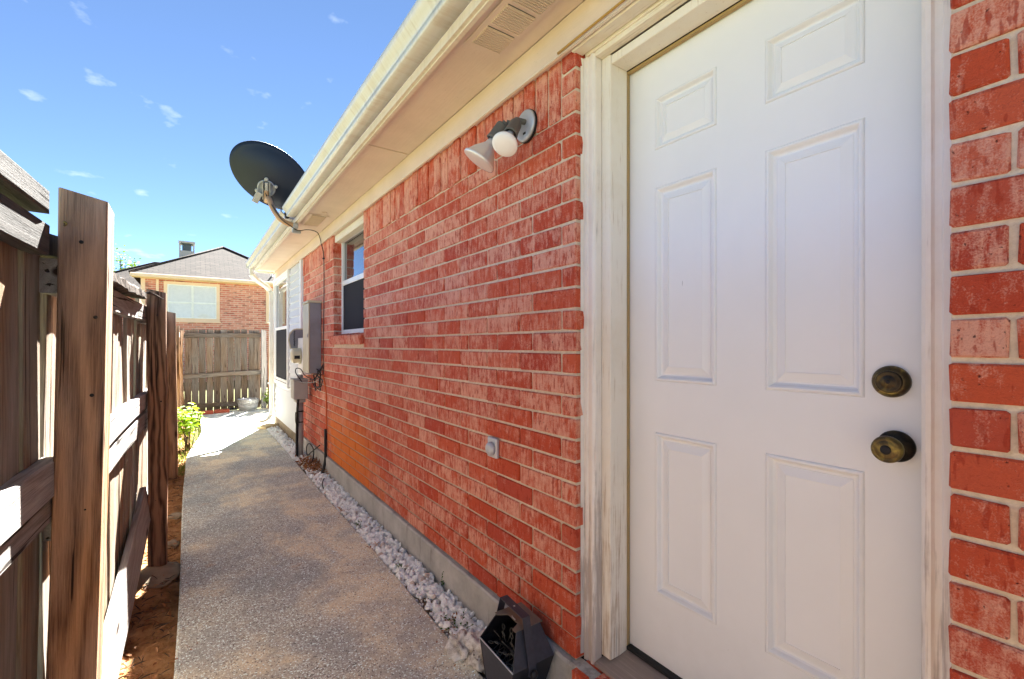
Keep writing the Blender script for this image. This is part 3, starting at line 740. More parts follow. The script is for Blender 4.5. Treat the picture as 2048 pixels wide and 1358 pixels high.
hpart('head_casing', 1.133, 1.168, .9855, 1.0145, M['trim_head'], .28, 1.137)
hpart('head_casing', 1.126, 1.150, 1.0012, 1.020, M['trim_head'], .232, 1.18)
hpart('head_flashing_board', 1.0745, 1.1255, 1.009, 1.0395, M['trim_head'], .20, 1.196, .004)
hpart('head_weatherstrip', 1.249, 1.263, .944, .952, M['strip'], .318, 1.096, .001)
# threshold
th = MB(); th.prism([(1.130, -1.098), (1.130, -1.088), (1.150, -1.084), (1.255, -1.064), (1.300, -1.060), (1.300, -1.098)], 'y', .301, 1.137, Matrix.Translation((0, 0, EYE)))
th.build('threshold', M['sill'], frame)
q = MB(); q.box(1.243, 1.285, .32, 1.0965, -1.0625 + EYE, -1.050 + EYE, bev=.002); q.build('door_sweep', M['rubber'], frame)
# brick step
sb = MB(); sb.box(1.092, 1.20, DOOR_R + .004, CORNER - .004, -1.24 + EYE, -1.112 + EYE); step = sb.build('doorstep', M['mortar'], house)
me_b = [brick_mesh(.0667, .068, .128, v) for v in range(3)]
t = CORNER - .012
while t > DOOR_R + .08:
    inst('brick', random.choice(me_b), (1.120, t - .036, -1.131 + EYE + random.uniform(-.002, .002)), step, (0, R(-3), random.uniform(-.02, .02))); t -= .0775
t = CORNER - .006
for row in range(2):
    t = CORNER - .004 - row * .1
    while t > DOOR_R + .1:
        inst('brick', brick_mesh(.2445, .06, .03, row), (1.083 + .012, t - .123, -1.205 + EYE - row * .0705), step); t -= .254
# downspout at the far corner
def dspout():
    pts = [P(.735, 8.03, 1.17), P(.735, 8.03, 1.12), P(.75, 8.035, 1.05), P(.84, 8.06, .97), P(.97, 8.10, .88), P(1.012, 8.11, .78), P(1.015, 8.115, .60), P(1.015, 8.115, -.4), P(1.015, 8.115, -1.02), P(1.0, 8.11, -1.10), P(.94, 8.06, -1.155), P(.86, 8.0, -1.175)]
    q = MB(); pp = catmull([Vector(p) for p in pts], 5); vs = []; fs = []; N = len(pp)
    for i, p in enumerate(pp):
        d = (pp[min(i + 1, N - 1)] - pp[max(i - 1, 0)]).normalized()
        s1 = Vector((.67, .74, 0)) if abs(d.z) < .999 else Vector((.67, .74, 0))
        s1 = Vector((-.74, .67, 0)) if False else s1
        n1 = d.cross(Vector((.67, -.74, 0))).normalized() if abs(d.z) < .95 else Vector((1, 0, 0)); n2 = d.cross(n1).normalized()
        for u, v in ((-.036, -.024), (.036, -.024), (.040, -.02), (.040, .02), (.036, .024), (-.036, .024), (-.040, .02), (-.040, -.02)):
            vs.append(p + n1 * v + n2 * u)
    for i in range(N - 1):
        for k in range(8): fs.append((i * 8 + k, i * 8 + (k + 1) % 8, (i + 1) * 8 + (k + 1) % 8, (i + 1) * 8 + k))
    q.add(vs, fs); return q.build('downspout', M['spout'], house)
ds = dspout()
q = MB(); q.box(.97, 1.06, 8.068, 8.16, .34 + EYE, .36 + EYE); q.box(.97, 1.06, 8.068, 8.16, -.62 + EYE, -.60 + EYE); q.build('strap', M['spout'], ds)

# ------------------------------------------------------------------ fences
def board_mesh(name, wx, wy, L, mat, bev=.003, top=None, seed=0, warp=.0):
    """board standing on its foot: local z along its length; top: None, 'dog' or 'cut'"""
    rn = random.Random(seed); b = MB(); nz = 7; vs = []; fs = []
    for k in range(nz + 1):
        z = L * k / nz; dx = warp * math.sin(k * 1.1 + seed); dy = warp * math.cos(k * .8 + seed * 2)
        hw, hy = wx / 2, wy / 2; c = min(bev, hw * .4, hy * .4)
        ring = [(-hw + c, -hy), (hw - c, -hy), (hw, -hy + c), (hw, hy - c), (hw - c, hy), (-hw + c, hy), (-hw, hy - c), (-hw, -hy + c)]
        zz = z
        for x, y in ring:
            z2 = zz
            if k == nz:
                if top == 'dog': z2 -= max(0, abs(y) - wy * .26) * 1.1
                elif top == 'cut': z2 -= (x / wx) * .004 + (y / wy) * .006 + (.014 if x > wx * .4 else 0)
                elif top == 'rot': z2 -= rn.uniform(0, .03)
            vs.append((x + dx + rn.uniform(-1, 1) * .0009, y + dy + rn.uniform(-1, 1) * .0009, z2))
    for k in range(nz):
        for q in range(8): fs.append((k * 8 + q, k * 8 + (q + 1) % 8, (k + 1) * 8 + (q + 1) % 8, (k + 1) * 8 + q))
    fs += [tuple(reversed(range(8))), tuple(nz * 8 + q for q in range(8))]
    b.add(vs, fs); return b.mesh(name, mat)
def span(name, p0, p1, wx, wy, mat, parent, roll=0, seed=0, warp=0, top=None):
    """board laid from p0 to p1; wx is its thickness, wy its height when roll is 0"""
    p0, p1 = Vector(p0), Vector(p1); d = p1 - p0
    me = board_mesh(name, wx, wy, d.length, mat, .004, top, seed, warp)
    z = d.normalized(); up = Vector((0, 0, 1)); x = up.cross(z).normalized() if abs(z.z) < .99 else Vector((1, 0, 0)); x = -x
    y = z.cross(x)
    m3 = Matrix((x, y, z)).transposed() @ Matrix.Rotation(roll, 3, 'Z')
    o = bpy.data.objects.new(name, me); o.location = p0; o.rotation_euler = m3.to_euler()
    col.objects.link(o); o.parent = parent; o.matrix_parent_inverse = W[parent].inverted()
    W[o] = Matrix.Translation(p0) @ m3.to_4x4(); return o
# line of the rail faces (lateral) as the fence runs away
FL = [(-1.6, -.40), (1.6, -.279), (3.37, -.219), (5.55, -.222), (10.35, -.185)]
def fa(t):
    for (t0, a0), (t1, a1) in zip(FL, FL[1:]):
        if t <= t1 or (t1 == FL[-1][0]): return a0 + (a1 - a0) * (t - t0) / (t1 - t0)
fence = thing('fence', 'weathered wooden side fence with leaning posts along the walk', 'fence', (-.28, 3, 0))
G0 = -.07
# pickets
pk = [board_mesh('picket', .017, .138, 1.62, M['picket'], .002, 'dog', s, .003) for s in range(5)]
t = -1.2; i = 0
while t < 10.3:
    if not (1.47 < t < 1.56):
        s = inst('picket', pk[i % 5], (fa(t) - .0485 - (i % 2) * .004, t, G0 + random.uniform(-.01, .01)), fence, (random.uniform(-.012, .012), random.uniform(-.01, .01), random.uniform(-.04, .04)))
        if 1.6 < t < 3.4: s.scale.z = .92
    t += .1445 + random.uniform(-.004, .008); i += 1
# rails: a pair of two-by-fours per line
def rail(t0, t1, h, hh=.089, off=0.0, roll=0, h1=None, mat='rail', seed=0, wx=.038, nm='rail', top=None, warp=.002):
    h1 = h if h1 is None else h1
    return span(nm, P(fa(t0) - wx / 2 - off, t0, h), P(fa(t1) - wx / 2 - off, t1, h1), wx, hh, M[mat], fence, roll, seed, warp, top)
rail(-1.4, 1.50, .290, .05, -.012, 0, .330, seed=1, nm='cap_rail', wx=.06, top='rot', mat='rail_dark'); rail(-1.4, 1.54, .215, .075, 0, 0, .248, seed=2, mat='rail_dark')
rail(-1.4, 1.64, -.325, .092, 0, 0, -.332, seed=3); rail(-1.4, 1.66, -.408, .066, .008, 0, -.408, seed=4)
rail(1.62, 3.44, .172, .089, 0, 0, .178, seed=5, mat='rail')
rail(1.66, 3.46, -.345, .089, 0, 0, -.325, seed=6); rail(1.66, 3.46, -.463, .089, .004, 0, -.435, seed=7)
rail(1.66, 3.40, -1.356, .185, -.012, R(-7), -.907, seed=8, wx=.030)
for q, (h, hh) in enumerate(((.17, .089), (-.34, .089), (-.45, .089), (-1.02, .089))):
    rail(3.40, 5.58, h, hh, 0, 0, h + .01, seed=10 + q); rail(5.60, 10.3, h, hh, 0, 0, h, seed=20 + q)
# rotten cap lying on the rail between the first two posts
def rotten(t0, t1, h0, h1):
    b = MB(); n = 26; vs = []; fs = []; rn = random.Random(5)
    for k in range(n + 1):
        u = k / n; t = t0 + (t1 - t0) * u; a = fa(t) - .012; h = h0 + (h1 - h0) * u - .02 * math.sin(u * 3) 
        thin = 1 - .5 * max(0, (u - .8) / .2)
        for x, z in ((-.045, .0), (-.044, .034), (-.02, .046), (.02, .042), (.040, .030), (.043, .0), (.01, -.006)):
            vs.append(P(a + x * thin + rn.uniform(-.005, .005), t + (rn.uniform(-.02, .02) if k == n else 0), h + z * thin + rn.uniform(-.006, .006)))
    for k in range(n):
        for q in range(7): fs.append((k * 7 + q, k * 7 + (q + 1) % 7, (k + 1) * 7 + (q + 1) % 7, (k + 1) * 7 + q))
    fs += [tuple(range(7)), tuple(reversed(range(n * 7, n * 7 + 7)))]
    b.add(vs, fs); o = b.build('cap_rail', M['rot'], fence); o['label'] = 'dark rotten splintered cap board'
    for k in range(5):
        q = MB(); p = P(fa(t1) - .02 + k * .012, t1 - .02 - k * .02, h1 + .025); d = Vector((.02 + .01 * k, .05 + .012 * k, .018 - .012 * k))
        q.tube([p, p + d * .6, p + d], [.005, .004, .001], 5); q.build('splinter', M['rot'], fence)
rotten(1.62, 3.30, .232, .262)
# posts
def post(a_r, t_near, h_top, wx, wy, mat, lean=0, seed=0, leany=0, base=-.2):
    L = h_top + EYE - base
    me = board_mesh('post', wx, wy, L, M[mat], .004, 'cut', seed, .002)
    # stands on its foot; a_r is the right near corner half way up
    return inst('post', me, (a_r - wx / 2 - lean * (EYE - base), t_near + wy / 2, base), fence, (leany, lean, 0))
post(-.186, 1.585, .386, .094, .115, 'post', .020, 3)
post(-.126, 3.36, .315, .089, .089, 'post_dark', -.004, 4)
post(-.131, 5.54, .318, .089, .089, 'post', -.012, 5)
post(-.15, 7.9, .27, .089, .089, 'post', -.02, 6); post(-.16, 10.2, .25, .089, .089, 'post', -.035, 7)
post(-.44, -1.0, .3, .089, .089, 'post', 0, 8)
# screw eye and nail bits on the first post
q = MB(); q.tube([P(-.262, 1.583, .30), P(-.262, 1.574, .305), P(-.257, 1.572, .30), P(-.262, 1.573, .294)], .0022, 6, 3); q.build('screw_hook', M['brass'], fence)
for k, (x, t_, h_) in enumerate(((-.205, 1.5845, .07), (-.232, 1.5845, .26), (-.212, 1.5845, -.13), (-.246, 1.5845, -.27), (-.225, 1.5845, -.42), (-.168, 3.3595, .17), (-.150, 3.3595, -.33), (-.175, 3.3595, -.9))):
    q = MB(); q.lathe([(0, .0048), (.0012, .0045), (.0016, .001)], P(x, t_ + .0005, h_), (0, -1, 0), 10); q.build('nail', M['rubber'], fence)
# far fence across the end of the side yard
ff = thing('fence', 'tall dog-eared picket fence closing the far end of the walk', 'fence', (.5, 10.5, 0))
fp = [board_mesh('picket', .107, .017, 1.585, M['picket_far_shade'], .002, None, s + 20, .002) for s in range(5)]
def dog(me, w):
    mz = max(v.co.z for v in me.vertices)
    for v in me.vertices:
        if v.co.z > mz - .03: v.co.z -= max(0, abs(v.co.x) - w * .24) * 1.2
for me in fp: dog(me, .107)
a = -.24; i = 0
while a < 1.12:
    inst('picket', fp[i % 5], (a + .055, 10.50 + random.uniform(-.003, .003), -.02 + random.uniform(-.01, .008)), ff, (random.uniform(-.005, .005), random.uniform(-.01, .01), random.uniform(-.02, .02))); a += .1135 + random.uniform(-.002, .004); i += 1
for h0, h1 in ((.165, .185), (-.60, -.55), (-1.15, -1.15)):
    span('rail', P(-.25, 10.47, h0), P(1.16, 10.46, h1), .085, .038, M['picket_far_shade'], ff, R(90), int(h0 * 10) + 33, .002)
for x, tt, hh, mt, ln in ((1.17, 10.40, .29, 'rail', .0), (1.285, 10.42, .23, 'post', .012), (-.27, 10.42, .27, 'post', .06)):
    me = board_mesh('post', .089, .089, hh + EYE + .15, M[mt], .004, 'cut', int(x * 30), .002); inst('post', me, (x, tt, -.15), ff, (0, ln, 0))
# lower fence continuing to the right
f3 = thing('fence', 'lower grey picket fence seen past the downspout', 'fence', (1.9, 10.6, 0))
for k in range(13):
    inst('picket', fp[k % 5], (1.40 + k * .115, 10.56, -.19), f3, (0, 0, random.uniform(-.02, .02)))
for h0 in (.02, -.62): span('rail', P(1.34, 10.52, h0), P(2.9, 10.52, h0), .038, .089, M['rail'], f3, 0, 71, .002)

# concrete footing and broken slab bits by the posts
def lump(name, c, s, mat, seed, flat=0.0, sub=3, rough=.25, parent=None):
    bm = bmesh.new(); bmesh.ops.create_icosphere(bm, subdivisions=sub, radius=1); rn = random.Random(seed); o = Vector((rn.uniform(0, 50), rn.uniform(0, 50), 0))
    for v in bm.verts:
        d = v.co.normalized(); k = 1 + rough * mnoise.fractal(d * 1.6 + o, 1, 2, 4) + rough * .35 * mnoise.noise(d * 6 + o)
        p = d * k; p = Vector((p.x * s[0], p.y * s[1], p.z * s[2]))
        if p.z < -s[2] * .5: p.z = -s[2] * .5
        v.co = p + Vector(c)
    for f in bm.faces: f.smooth = True
    me = bpy.data.meshes.new(name); bm.to_mesh(me); bm.free(); me.materials.append(mat)
    return link(bpy.data.objects.new(name, me), parent)
o = lump('concrete_footing', (-.165, 3.28, -.055), (.115, .17, .035), M['found_tan'], 3, rough=.35); tag(o, 'rough concrete footing around the dark fence post', 'footing')
for k, (x, y, s) in enumerate(((-.12, 3.72, .045), (-.10, 4.3, .05), (-.105, 2.15, .03))):
    o = lump('stone', (x, y, -.05), (s, s * 1.2, s * .5), M['found_tan'], 30 + k, rough=.4)
    tag(o, ('flat grey stone in the dirt past the concrete footing', 'flat grey stone in the dirt farthest from the camera', 'small grey stone in the dirt nearest the camera')[k], 'stone', 'stones in the dirt strip')

# ------------------------------------------------------------------ gravel
def gravel():
    ico = bmesh.new(); bmesh.ops.create_icosphere(ico, subdivisions=1, radius=1)
    base = [v.co.copy() for v in ico.verts]; bf = [tuple(v.index for v in f.verts) for f in ico.faces]; ico.free()
    rn = random.Random(11); vs = []; fs = []
    protos = []
    for k in range(24):
        d = [Vector((rn.gauss(0, 1), rn.gauss(0, 1), rn.gauss(0, 1))).normalized() for _ in range(7)]; lim = [rn.uniform(.55, .9) for _ in d]
        pr = []
        for v in base:
            r = 1.0
            for n_, l in zip(d, lim):
                c = v.dot(n_)
                if c > 0: r = min(r, l / c if c > l else 1.0)
            pr.append(v * r * rn.uniform(.94, 1.04))
        protos.append(pr)
    def put(x, y, z, s):
        q = Quaternion((rn.gauss(0, 1), rn.gauss(0, 1), rn.gauss(0, 1), rn.gauss(0, 1))).normalized()
        sc3 = Vector((s * rn.uniform(.8, 1.35), s * rn.uniform(.7, 1.1), s * rn.uniform(.5, .85))); n = len(vs)
        for p in rn.choice(protos):
            w_ = q @ Vector((p.x * sc3.x, p.y * sc3.y, p.z * sc3.z)); vs.append((w_.x + x, w_.y + y, w_.z + z))
        fs.extend([tuple(i + n for i in f) for f in bf])
    t = .6
    while t < 8.15:
        s0 = .0155 if t < 4 else .017
        dens = 1.0
        if 4.75 < t < 5.35: dens = .35            # bare patch with dry leaves
        n = 9 if rn.random() < dens else 2
        for _ in range(n):
            x = rn.uniform(.912, 1.066); s = s0 * rn.choice((.5, .7, .85, 1.0, 1.15, 1.35, 1.6)) * rn.uniform(.9, 1.1)
            z = -.030 + rn.random() * .034 + .010 * math.sin((x - .91) / .16 * 3.14)
            put(x, t + rn.uniform(-.02, .02), z, s)
        t += .0125 if t < 4 else .018
    for _ in range(60): put(rn.uniform(.86, .93), rn.uniform(.8, 7.5), .004, .006)
    me = bpy.data.meshes.new('gravel'); me.from_pydata(vs, [], fs); me.materials.append(M['gravel']); me.update()
    o = link(bpy.data.objects.new('gravel', me)); tag(o, 'white marble gravel filling the strip between walk and house', 'gravel', None, 'stuff')
gravel()
o = lump('rock', (.895, 1.655, .022), (.050, .056, .052), M['rock'], 41, rough=.55, sub=4); tag(o, 'smaller chalk white rock leaning left of the bigger rock', 'rock', 'rocks beside the black machine')
o = lump('rock', (.945, 1.575, .030), (.062, .068, .072), M['rock'], 52, rough=.5, sub=4); tag(o, 'bigger pitted pale rock touching the black machine', 'rock', 'rocks beside the black machine')

# leaves, litter, weeds
def leaf(vs, fs, c, d, up, L, wd, curl=.25):
    d = d.normalized(); s = d.cross(up).normalized(); n = s.cross(d); k = len(vs)
    pts = [c, c + d * L * .35 + s * wd * .5 + n * L * curl * .3, c + d * L * .75 + s * wd * .38 + n * L * curl * .2, c + d * L - n * L * curl * .2, c + d * L * .75 - s * wd * .38 + n * L * curl * .2, c + d * L * .35 - s * wd * .5 + n * L * curl * .3, c + d * L * .5]
    vs += [tuple(p) for p in pts]; fs += [(k, k + 1, k + 6), (k + 1, k + 2, k + 6), (k + 2, k + 3, k + 6), (k + 3, k + 4, k + 6), (k + 4, k + 5, k + 6), (k + 5, k, k + 6)]
def leafobj(name, vs, fs, mat, parent=None):
    me = bpy.data.meshes.new(name); me.from_pydata(vs, [], fs); me.materials.append(mat); me.update()
    return link(bpy.data.objects.new(name, me), parent)
rn = random.Random(3)
def rv(): return Vector((rn.gauss(0, 1), rn.gauss(0, 1), rn.gauss(0, 1)))
vs, fs = [], []
for _ in range(2600):
    t = 1.2 + 8.5 * rn.random() ** 1.9; x = rn.uniform(-.42, -.075)
    leaf(vs, fs, Vector((x, t, -.045 + rn.uniform(-.01, .02))), Vector((rn.gauss(0, 1), rn.gauss(0, 1), rn.gauss(0, .25))), Vector((rn.gauss(0, .4), rn.gauss(0, .4), 1)), rn.uniform(.012, .045), rn.uniform(.004, .013))
tw, tf = [], []
for _ in range(900):
    t = 1.2 + 6 * rn.random() ** 1.8; x = rn.uniform(-.40, -.072)
    leaf(tw, tf, Vector((x, t, -.042 + rn.uniform(-.01, .02))), Vector((rn.gauss(0, 1), rn.gauss(0, 1), rn.gauss(0, .2))), Vector((rn.gauss(0, .4), rn.gauss(0, .4), 1)), rn.uniform(.015, .07), rn.uniform(.002, .007))
o = leafobj('twig_litter', tw, tf, M['bark']); tag(o, 'dark twigs and bark bits strewn over the dirt strip', 'twig litter', None, 'stuff')
o = leafobj('leaf_litter', vs, fs, M['dry']); tag(o, 'dry brown leaves and twigs scattered over the dirt', 'leaf litter', None, 'stuff')
vs, fs = [], []
for _ in range(420):
    t = rn.gauss(5.05, .16); x = rn.uniform(.915, 1.065)
    leaf(vs, fs, Vector((x, t, rn.uniform(-.01, .05))), Vector((rn.gauss(0, 1), rn.gauss(0, 1), abs(rn.gauss(0, .7)))), rv(), rn.uniform(.02, .06), rn.uniform(.005, .014))
o = leafobj('leaf_litter', vs, fs, M['dry']); tag(o, 'heap of reddish dry leaves around the conduit foot', 'leaf litter', None, 'stuff')
vs, fs = [], []
for _ in range(170):
    t = .9 + 7 * rn.random() ** 1.5; e = rn.random()
    x = pl(t) + abs(rn.gauss(0, .05)) if e < .6 else .90 - abs(rn.gauss(0, .05))
    leaf(vs, fs, Vector((x, t, .003)), Vector((rn.gauss(0, 1), rn.gauss(0, 1), rn.gauss(0, .08))), Vector((rn.gauss(0, .2), rn.gauss(0, .2), 1)), rn.uniform(.006, .022), rn.uniform(.003, .008))
o = leafobj('leaf_litter', vs, fs, M['dry']); tag(o, 'stray bits of dry leaf along both edges of the walk', 'leaf litter', None, 'stuff')
def weed(x, t, n, h, label, mat='weed', spread=.03):
    th = thing('weed', label, 'weed', (x, t, 0), 'weeds growing through the gravel')
    vs, fs = [], []; st = MB()
    for k in range(n):
        d = Vector((rn.gauss(0, spread), rn.gauss(0, spread), h * rn.uniform(.5, 1.0)))
        p0 = Vector((x + rn.gauss(0, .008), t + rn.gauss(0, .012), -.005)); st.tube([p0, p0 + d * .5, p0 + d], .0009, 4)
        for j in range(5):
            p = p0 + d * (.3 + .7 * j / 4)
            leaf(vs, fs, p, Vector((rn.gauss(0, 1), rn.gauss(0, 1), rn.uniform(.0, .5))), Vector((0, 0, 1)), rn.uniform(.010, .019), rn.uniform(.006, .010))
    leafobj('foliage', vs, fs, M[mat], th); st.build('stem', M[mat], th)
weed(1.062, 2.18, 3, .075, 'tall green sprig rising against the foundation'); weed(.965, 1.80, 6, .05, 'low leafy weed just past the bigger pale rock'); weed(.945, 1.86, 5, .04, 'reddish dry tuft beside the low leafy weed', 'dry', .035)
weed(.96, 2.45, 5, .04, 'small green weed midway along the gravel'); weed(.94, 3.2, 5, .045, 'green weed by the walk edge in front of the orange stain'); weed(1.04, 1.62, 4, .05, 'little weed between the bigger rock and the foundation')
weed(.93, 3.55, 5, .05, 'brownish weed tuft at the walk edge farther along', 'dry'); weed(.925, 1.44, 3, .035, 'green weed in the gravel in front of the machine'); weed(.93, 2.85, 4, .035, 'dry tuft at the walk edge before the green weed', 'dry')

# ------------------------------------------------------------------ wall lamp
lamp = thing('wall_lamp', 'twin floodlight with one white and one silver bulb on the brick wall', 'lamp', P(A, 1.46, .858))
q = MB(); q.lathe([(0, .063), (.010, .063), (.0105, .060)], P(A - .001, 1.46, .858), (-1, 0, 0), 32); q.build('gasket', M['rubber'], lamp)
q = MB(); q.lathe([(0, .0615), (.006, .060), (.010, .052), (.011, .0)], P(A - .0112, 1.46, .858), (-1, 0, 0), 32); pl_ = q.build('mounting_plate', M['plate'], lamp)
q = MB(); q.box(-.001, .001, -.008, .008, -.004, .004, Matrix.Translation(P(A - .0222, 1.455, .825))); q.build('screw_slot', M['rubber'], pl_)
def flood(j0, j1, s1, d, prof, mt, lab):
    q = MB(); q.tube([j0, j1], .011, 12); q.tube([j1 - Vector((.004, 0, 0)), j1 + (s1 - j1).normalized() * .012], .015, 12); q.build('swivel', M['socket'], lamp)
    q = MB(); d = Vector(d).normalized(); q.lathe([(-.012, .012), (-.008, .022), (0, .0245), (.055, .0265), (.058, .0285), (.066, .0285), (.066, .0235), (.03, .022)], s1, d, 24, False); q.build('socket', M['socket'], lamp)
    q = MB(); q.lathe(prof, s1 + d * .056, d, 32); o = q.build('bulb', mt, lamp); o['label'] = lab
s1 = P(1.017, 1.447, .842); e1 = P(.955, 1.420, .7477)
flood(P(1.072, 1.452, .868), P(1.034, 1.453, .866), s1, e1 - s1, [(0, .0145), (.020, .0165), (.032, .024), (.050, .041), (.064, .0480), (.070, .0495), (.076, .0485), (.079, .0455), (.083, .034), (.0855, .018), (.086, .003)], M['bulb'], 'frosted white reflector bulb')
s2 = P(1.017, 1.54, .872); d2 = Vector((-.45, .33, -.83))
flood(P(1.072, 1.49, .868), P(1.034, 1.528, .886), s2, d2, [(0, .0145), (.018, .0165), (.023, .020), (.032, .020), (.036, .023), (.070, .048), (.100, .064), (.103, .069), (.111, .0695), (.112, .062), (.114, .036), (.115, .004)], M['silver'], 'silver reflector floodlight bulb')

# ------------------------------------------------------------------ weatherproof outlet
ou = thing('outlet_box', 'small grey weatherproof outlet cover low on the brick wall', 'outlet', P(A, 1.70, -.448))
q = MB(); q.box(A - .018, A - .001, 1.665, 1.738, -.492 + EYE, -.405 + EYE, bev=.004); q.build('plate', M['plate'], ou)
q = MB(); q.lathe([(0, .030), (.010, .029), (.018, .024), (.021, .012), (.0215, .002)], P(A - .018, 1.70, -.452), (-1, 0, 0), 28); q.build('lid', M['plate'], ou)

# ------------------------------------------------------------------ satellite dish
sd_ = thing('satellite_dish', 'dark oval satellite dish on a tan arm above the gutter', 'satellite dish', P(.78, 4.68, 1.08))
DC = P(.645, 5.09, 1.655)
nrm = Vector((.10, .90, .40)).normalized()               # the dish looks away from us
rt = nrm.cross(Vector((0, 0, 1))).normalized(); up = rt.cross(nrm).normalized()
sk = R(-31); rt2 = rt * math.cos(sk) + up * math.sin(sk); up2 = up * math.cos(sk) - rt * math.sin(sk)
q = MB(); vs = []; fs = []; NR, NS = 10, 56
for sgn in (0, 1):
    for i in range(NR + 1):
        r = i / NR
        for k in range(NS):
            an = 2 * math.pi * k / NS; x = math.cos(an) * r * .385; y = math.sin(an) * r * .272
            dp = -.085 * (1 - r * r) + (.006 if sgn else 0) - (.010 if (i == NR and not sgn) else 0)
            vs.append(DC + rt2 * x + up2 * y + nrm * dp)
for sgn in (0, 1):
    b0 = sgn * (NR + 1) * NS
    for i in range(NR):
        for k in range(NS): k2 = (k + 1) % NS; fs.append((b0 + i * NS + k, b0 + i * NS + k2, b0 + (i + 1) * NS + k2, b0 + (i + 1) * NS + k))
e0 = NR * NS; e1_ = (NR + 1) * NS + NR * NS
for k in range(NS): k2 = (k + 1) % NS; fs.append((e0 + k, e0 + k2, e1_ + k2, e1_ + k))
q.add(vs, fs, True); q.build('reflector', M['dish'], sd_)
MC = DC - up * .108 - nrm * .088 - rt * .050
q = MB(); q.lathe([(-.02, .080), (0, .080), (.012, .078), (.014, .068), (.006, .064), (.004, .02)], MC, -nrm, 28)
for an in (90, 20, 200):
    d = rt * math.cos(R(an)) + up * math.sin(R(an)); q.lathe([(-.01, .018), (.018, .018), (.022, .012)], MC + d * .086, -nrm, 12)
br = q.build('mount_bracket', M['galv'], sd_)
q = MB()
for s in (-1, 1):
    Mx = Matrix((rt, up, nrm)).transposed().to_4x4(); Mx.translation = MC - nrm * .035 + rt * .03 * s
    q.box(-.003, .003, -.10, .065, -.03, .03, Mx)
Mx = Matrix((rt, up, nrm)).transposed().to_4x4(); Mx.translation = MC - nrm * .045
q.box(-.014, .014, -.07, .06, -.012, .012, Mx, .003)
q.build('bracket_ear', M['galv'], br)
q = MB(); Mx = Mx.copy(); Mx.translation = MC - nrm * .03 - rt * .075 - up * .085; q.box(-.028, .028, -.06, .05, -.022, .022, Mx @ Matrix.Rotation(R(-25), 4, 'Z'), .004); q.build('feed_clamp', M['galv'], sd_)
top = MC - nrm * .055 - up * .06
armp = [P(.785, 4.655, 1.098), P(.70, 4.655, 1.118), P(.645, 4.68, 1.165), P(.605, 4.75, 1.26), P(.585, 4.83, 1.36), top + Vector((0, 0, -.05)), top + Vector((0, 0, .05))]
q = MB(); q.tube(armp, .0235, 14, 5); q.build('arm', M['arm'], sd_)
q = MB(); q.box(.76, .80, 4.60, 4.71, 1.062 + EYE, 1.111 + EYE, bev=.004); q.box(.755, .83, 4.64, 4.67, 1.03 + EYE, 1.062 + EYE, bev=.004); q.build('foot_plate', M['galv'], sd_)
cb = thing('cable', 'thin black dish cable draped under the eave and down the brick', 'cable', P(1.07, 4.85, 0))
q = MB(); q.tube([top + Vector((-.03, -.02, .09)), top + Vector((.0, -.035, -.02)), P(.60, 4.72, 1.27), P(.66, 4.63, 1.14), P(.73, 4.61, 1.085), P(.80, 4.62, 1.05), P(.88, 4.70, 1.085), P(.97, 4.84, 1.120), P(1.03, 4.90, 1.115), P(1.053, 4.90, 1.06), P(1.06, 4.88, 1.00), P(1.078, 4.87, .90), P(1.080, 4.86, .60), P(1.079, 4.87, .2), P(1.080, 4.90, -.05), P(1.079, 4.88, -.24), P(1.075, 4.86, -.30)], .0042, 6, 6); q.build('wire', M['cable'], cb)
q = MB(); q.box(1.070, 1.088, 4.862, 4.884, .855 + EYE, .867 + EYE); q.build('clip', M['cable'], cb)

# ------------------------------------------------------------------ electrical gear
pn = thing('electrical_panel', 'tall grey metal breaker panel on the brick wall', 'breaker panel', P(1.08, 5.14, -.3))
q = MB(); q.box(.975, 1.086, 5.003, 5.28, -.295 + EYE, .425 + EYE, bev=.004); q.build('cabinet', M['boxg'], pn)
q = MB(); q.box(.962, .9745, 4.998, 5.285, -.29 + EYE, .42 + EYE, bev=.004); o = q.build('cover', M['boxb'], pn); o['label'] = 'beige front cover'
q = MB(); q.box(.955, 1.090, 4.992, 5.292, .4255 + EYE, .448 + EYE, bev=.004); q.build('rain_hood', M['boxb'], pn)
q = MB(); q.box(.952, .9615, 5.01, 5.03, .07 + EYE, .11 + EYE, bev=.002); q.build('latch', M['galv'], pn)
mt_ = thing('electric_meter', 'round beige electric meter on a white base beside the panel', 'meter', P(1.05, 5.6, -.33))
q = MB(); q.box(.995, 1.084, 5.47, 5.76, -.335 + EYE, .075 + EYE, bev=.006); q.build('base', M['vinyl'], mt_)
q = MB(); q.lathe([(0, .088), (.010, .090), (.018, .088), (.02, .083), (.075, .080), (.088, .072), (.094, .055), (.095, .01)], P(.994, 5.60, -.127), (-1, 0, 0), 36); mh = q.build('meter_housing', M['meter'], mt_)
q = MB(); q.box(-.002, .002, -.03, .03, -.018, .018, Matrix.Translation(P(.948, 5.5185, -.14)) @ Matrix.Rotation(R(90), 4, 'Z')); q.build('display_window', M['rubber'], mh)
q = MB(); pr = [(1.066, -.05), (.915, -.05), (.895, .05), (.905, .12), (.94, .17), (.98, .185), (1.066, .185)]
q.prism(pr, 'y', 5.765, 5.78, Matrix.Translation((0, 0, EYE))); ld = q.build('open_lid', M['meter'], mt_)
q = MB(); q.prism([(1.06, -.042), (.925, -.042), (.905, .05), (.915, .112), (.947, .157), (.985, .170), (1.06, .170)], 'y', 5.758, 5.7648, Matrix.Translation((0, 0, EYE))); q.build('lid_recess', M['boxg'], ld)
q = MB()
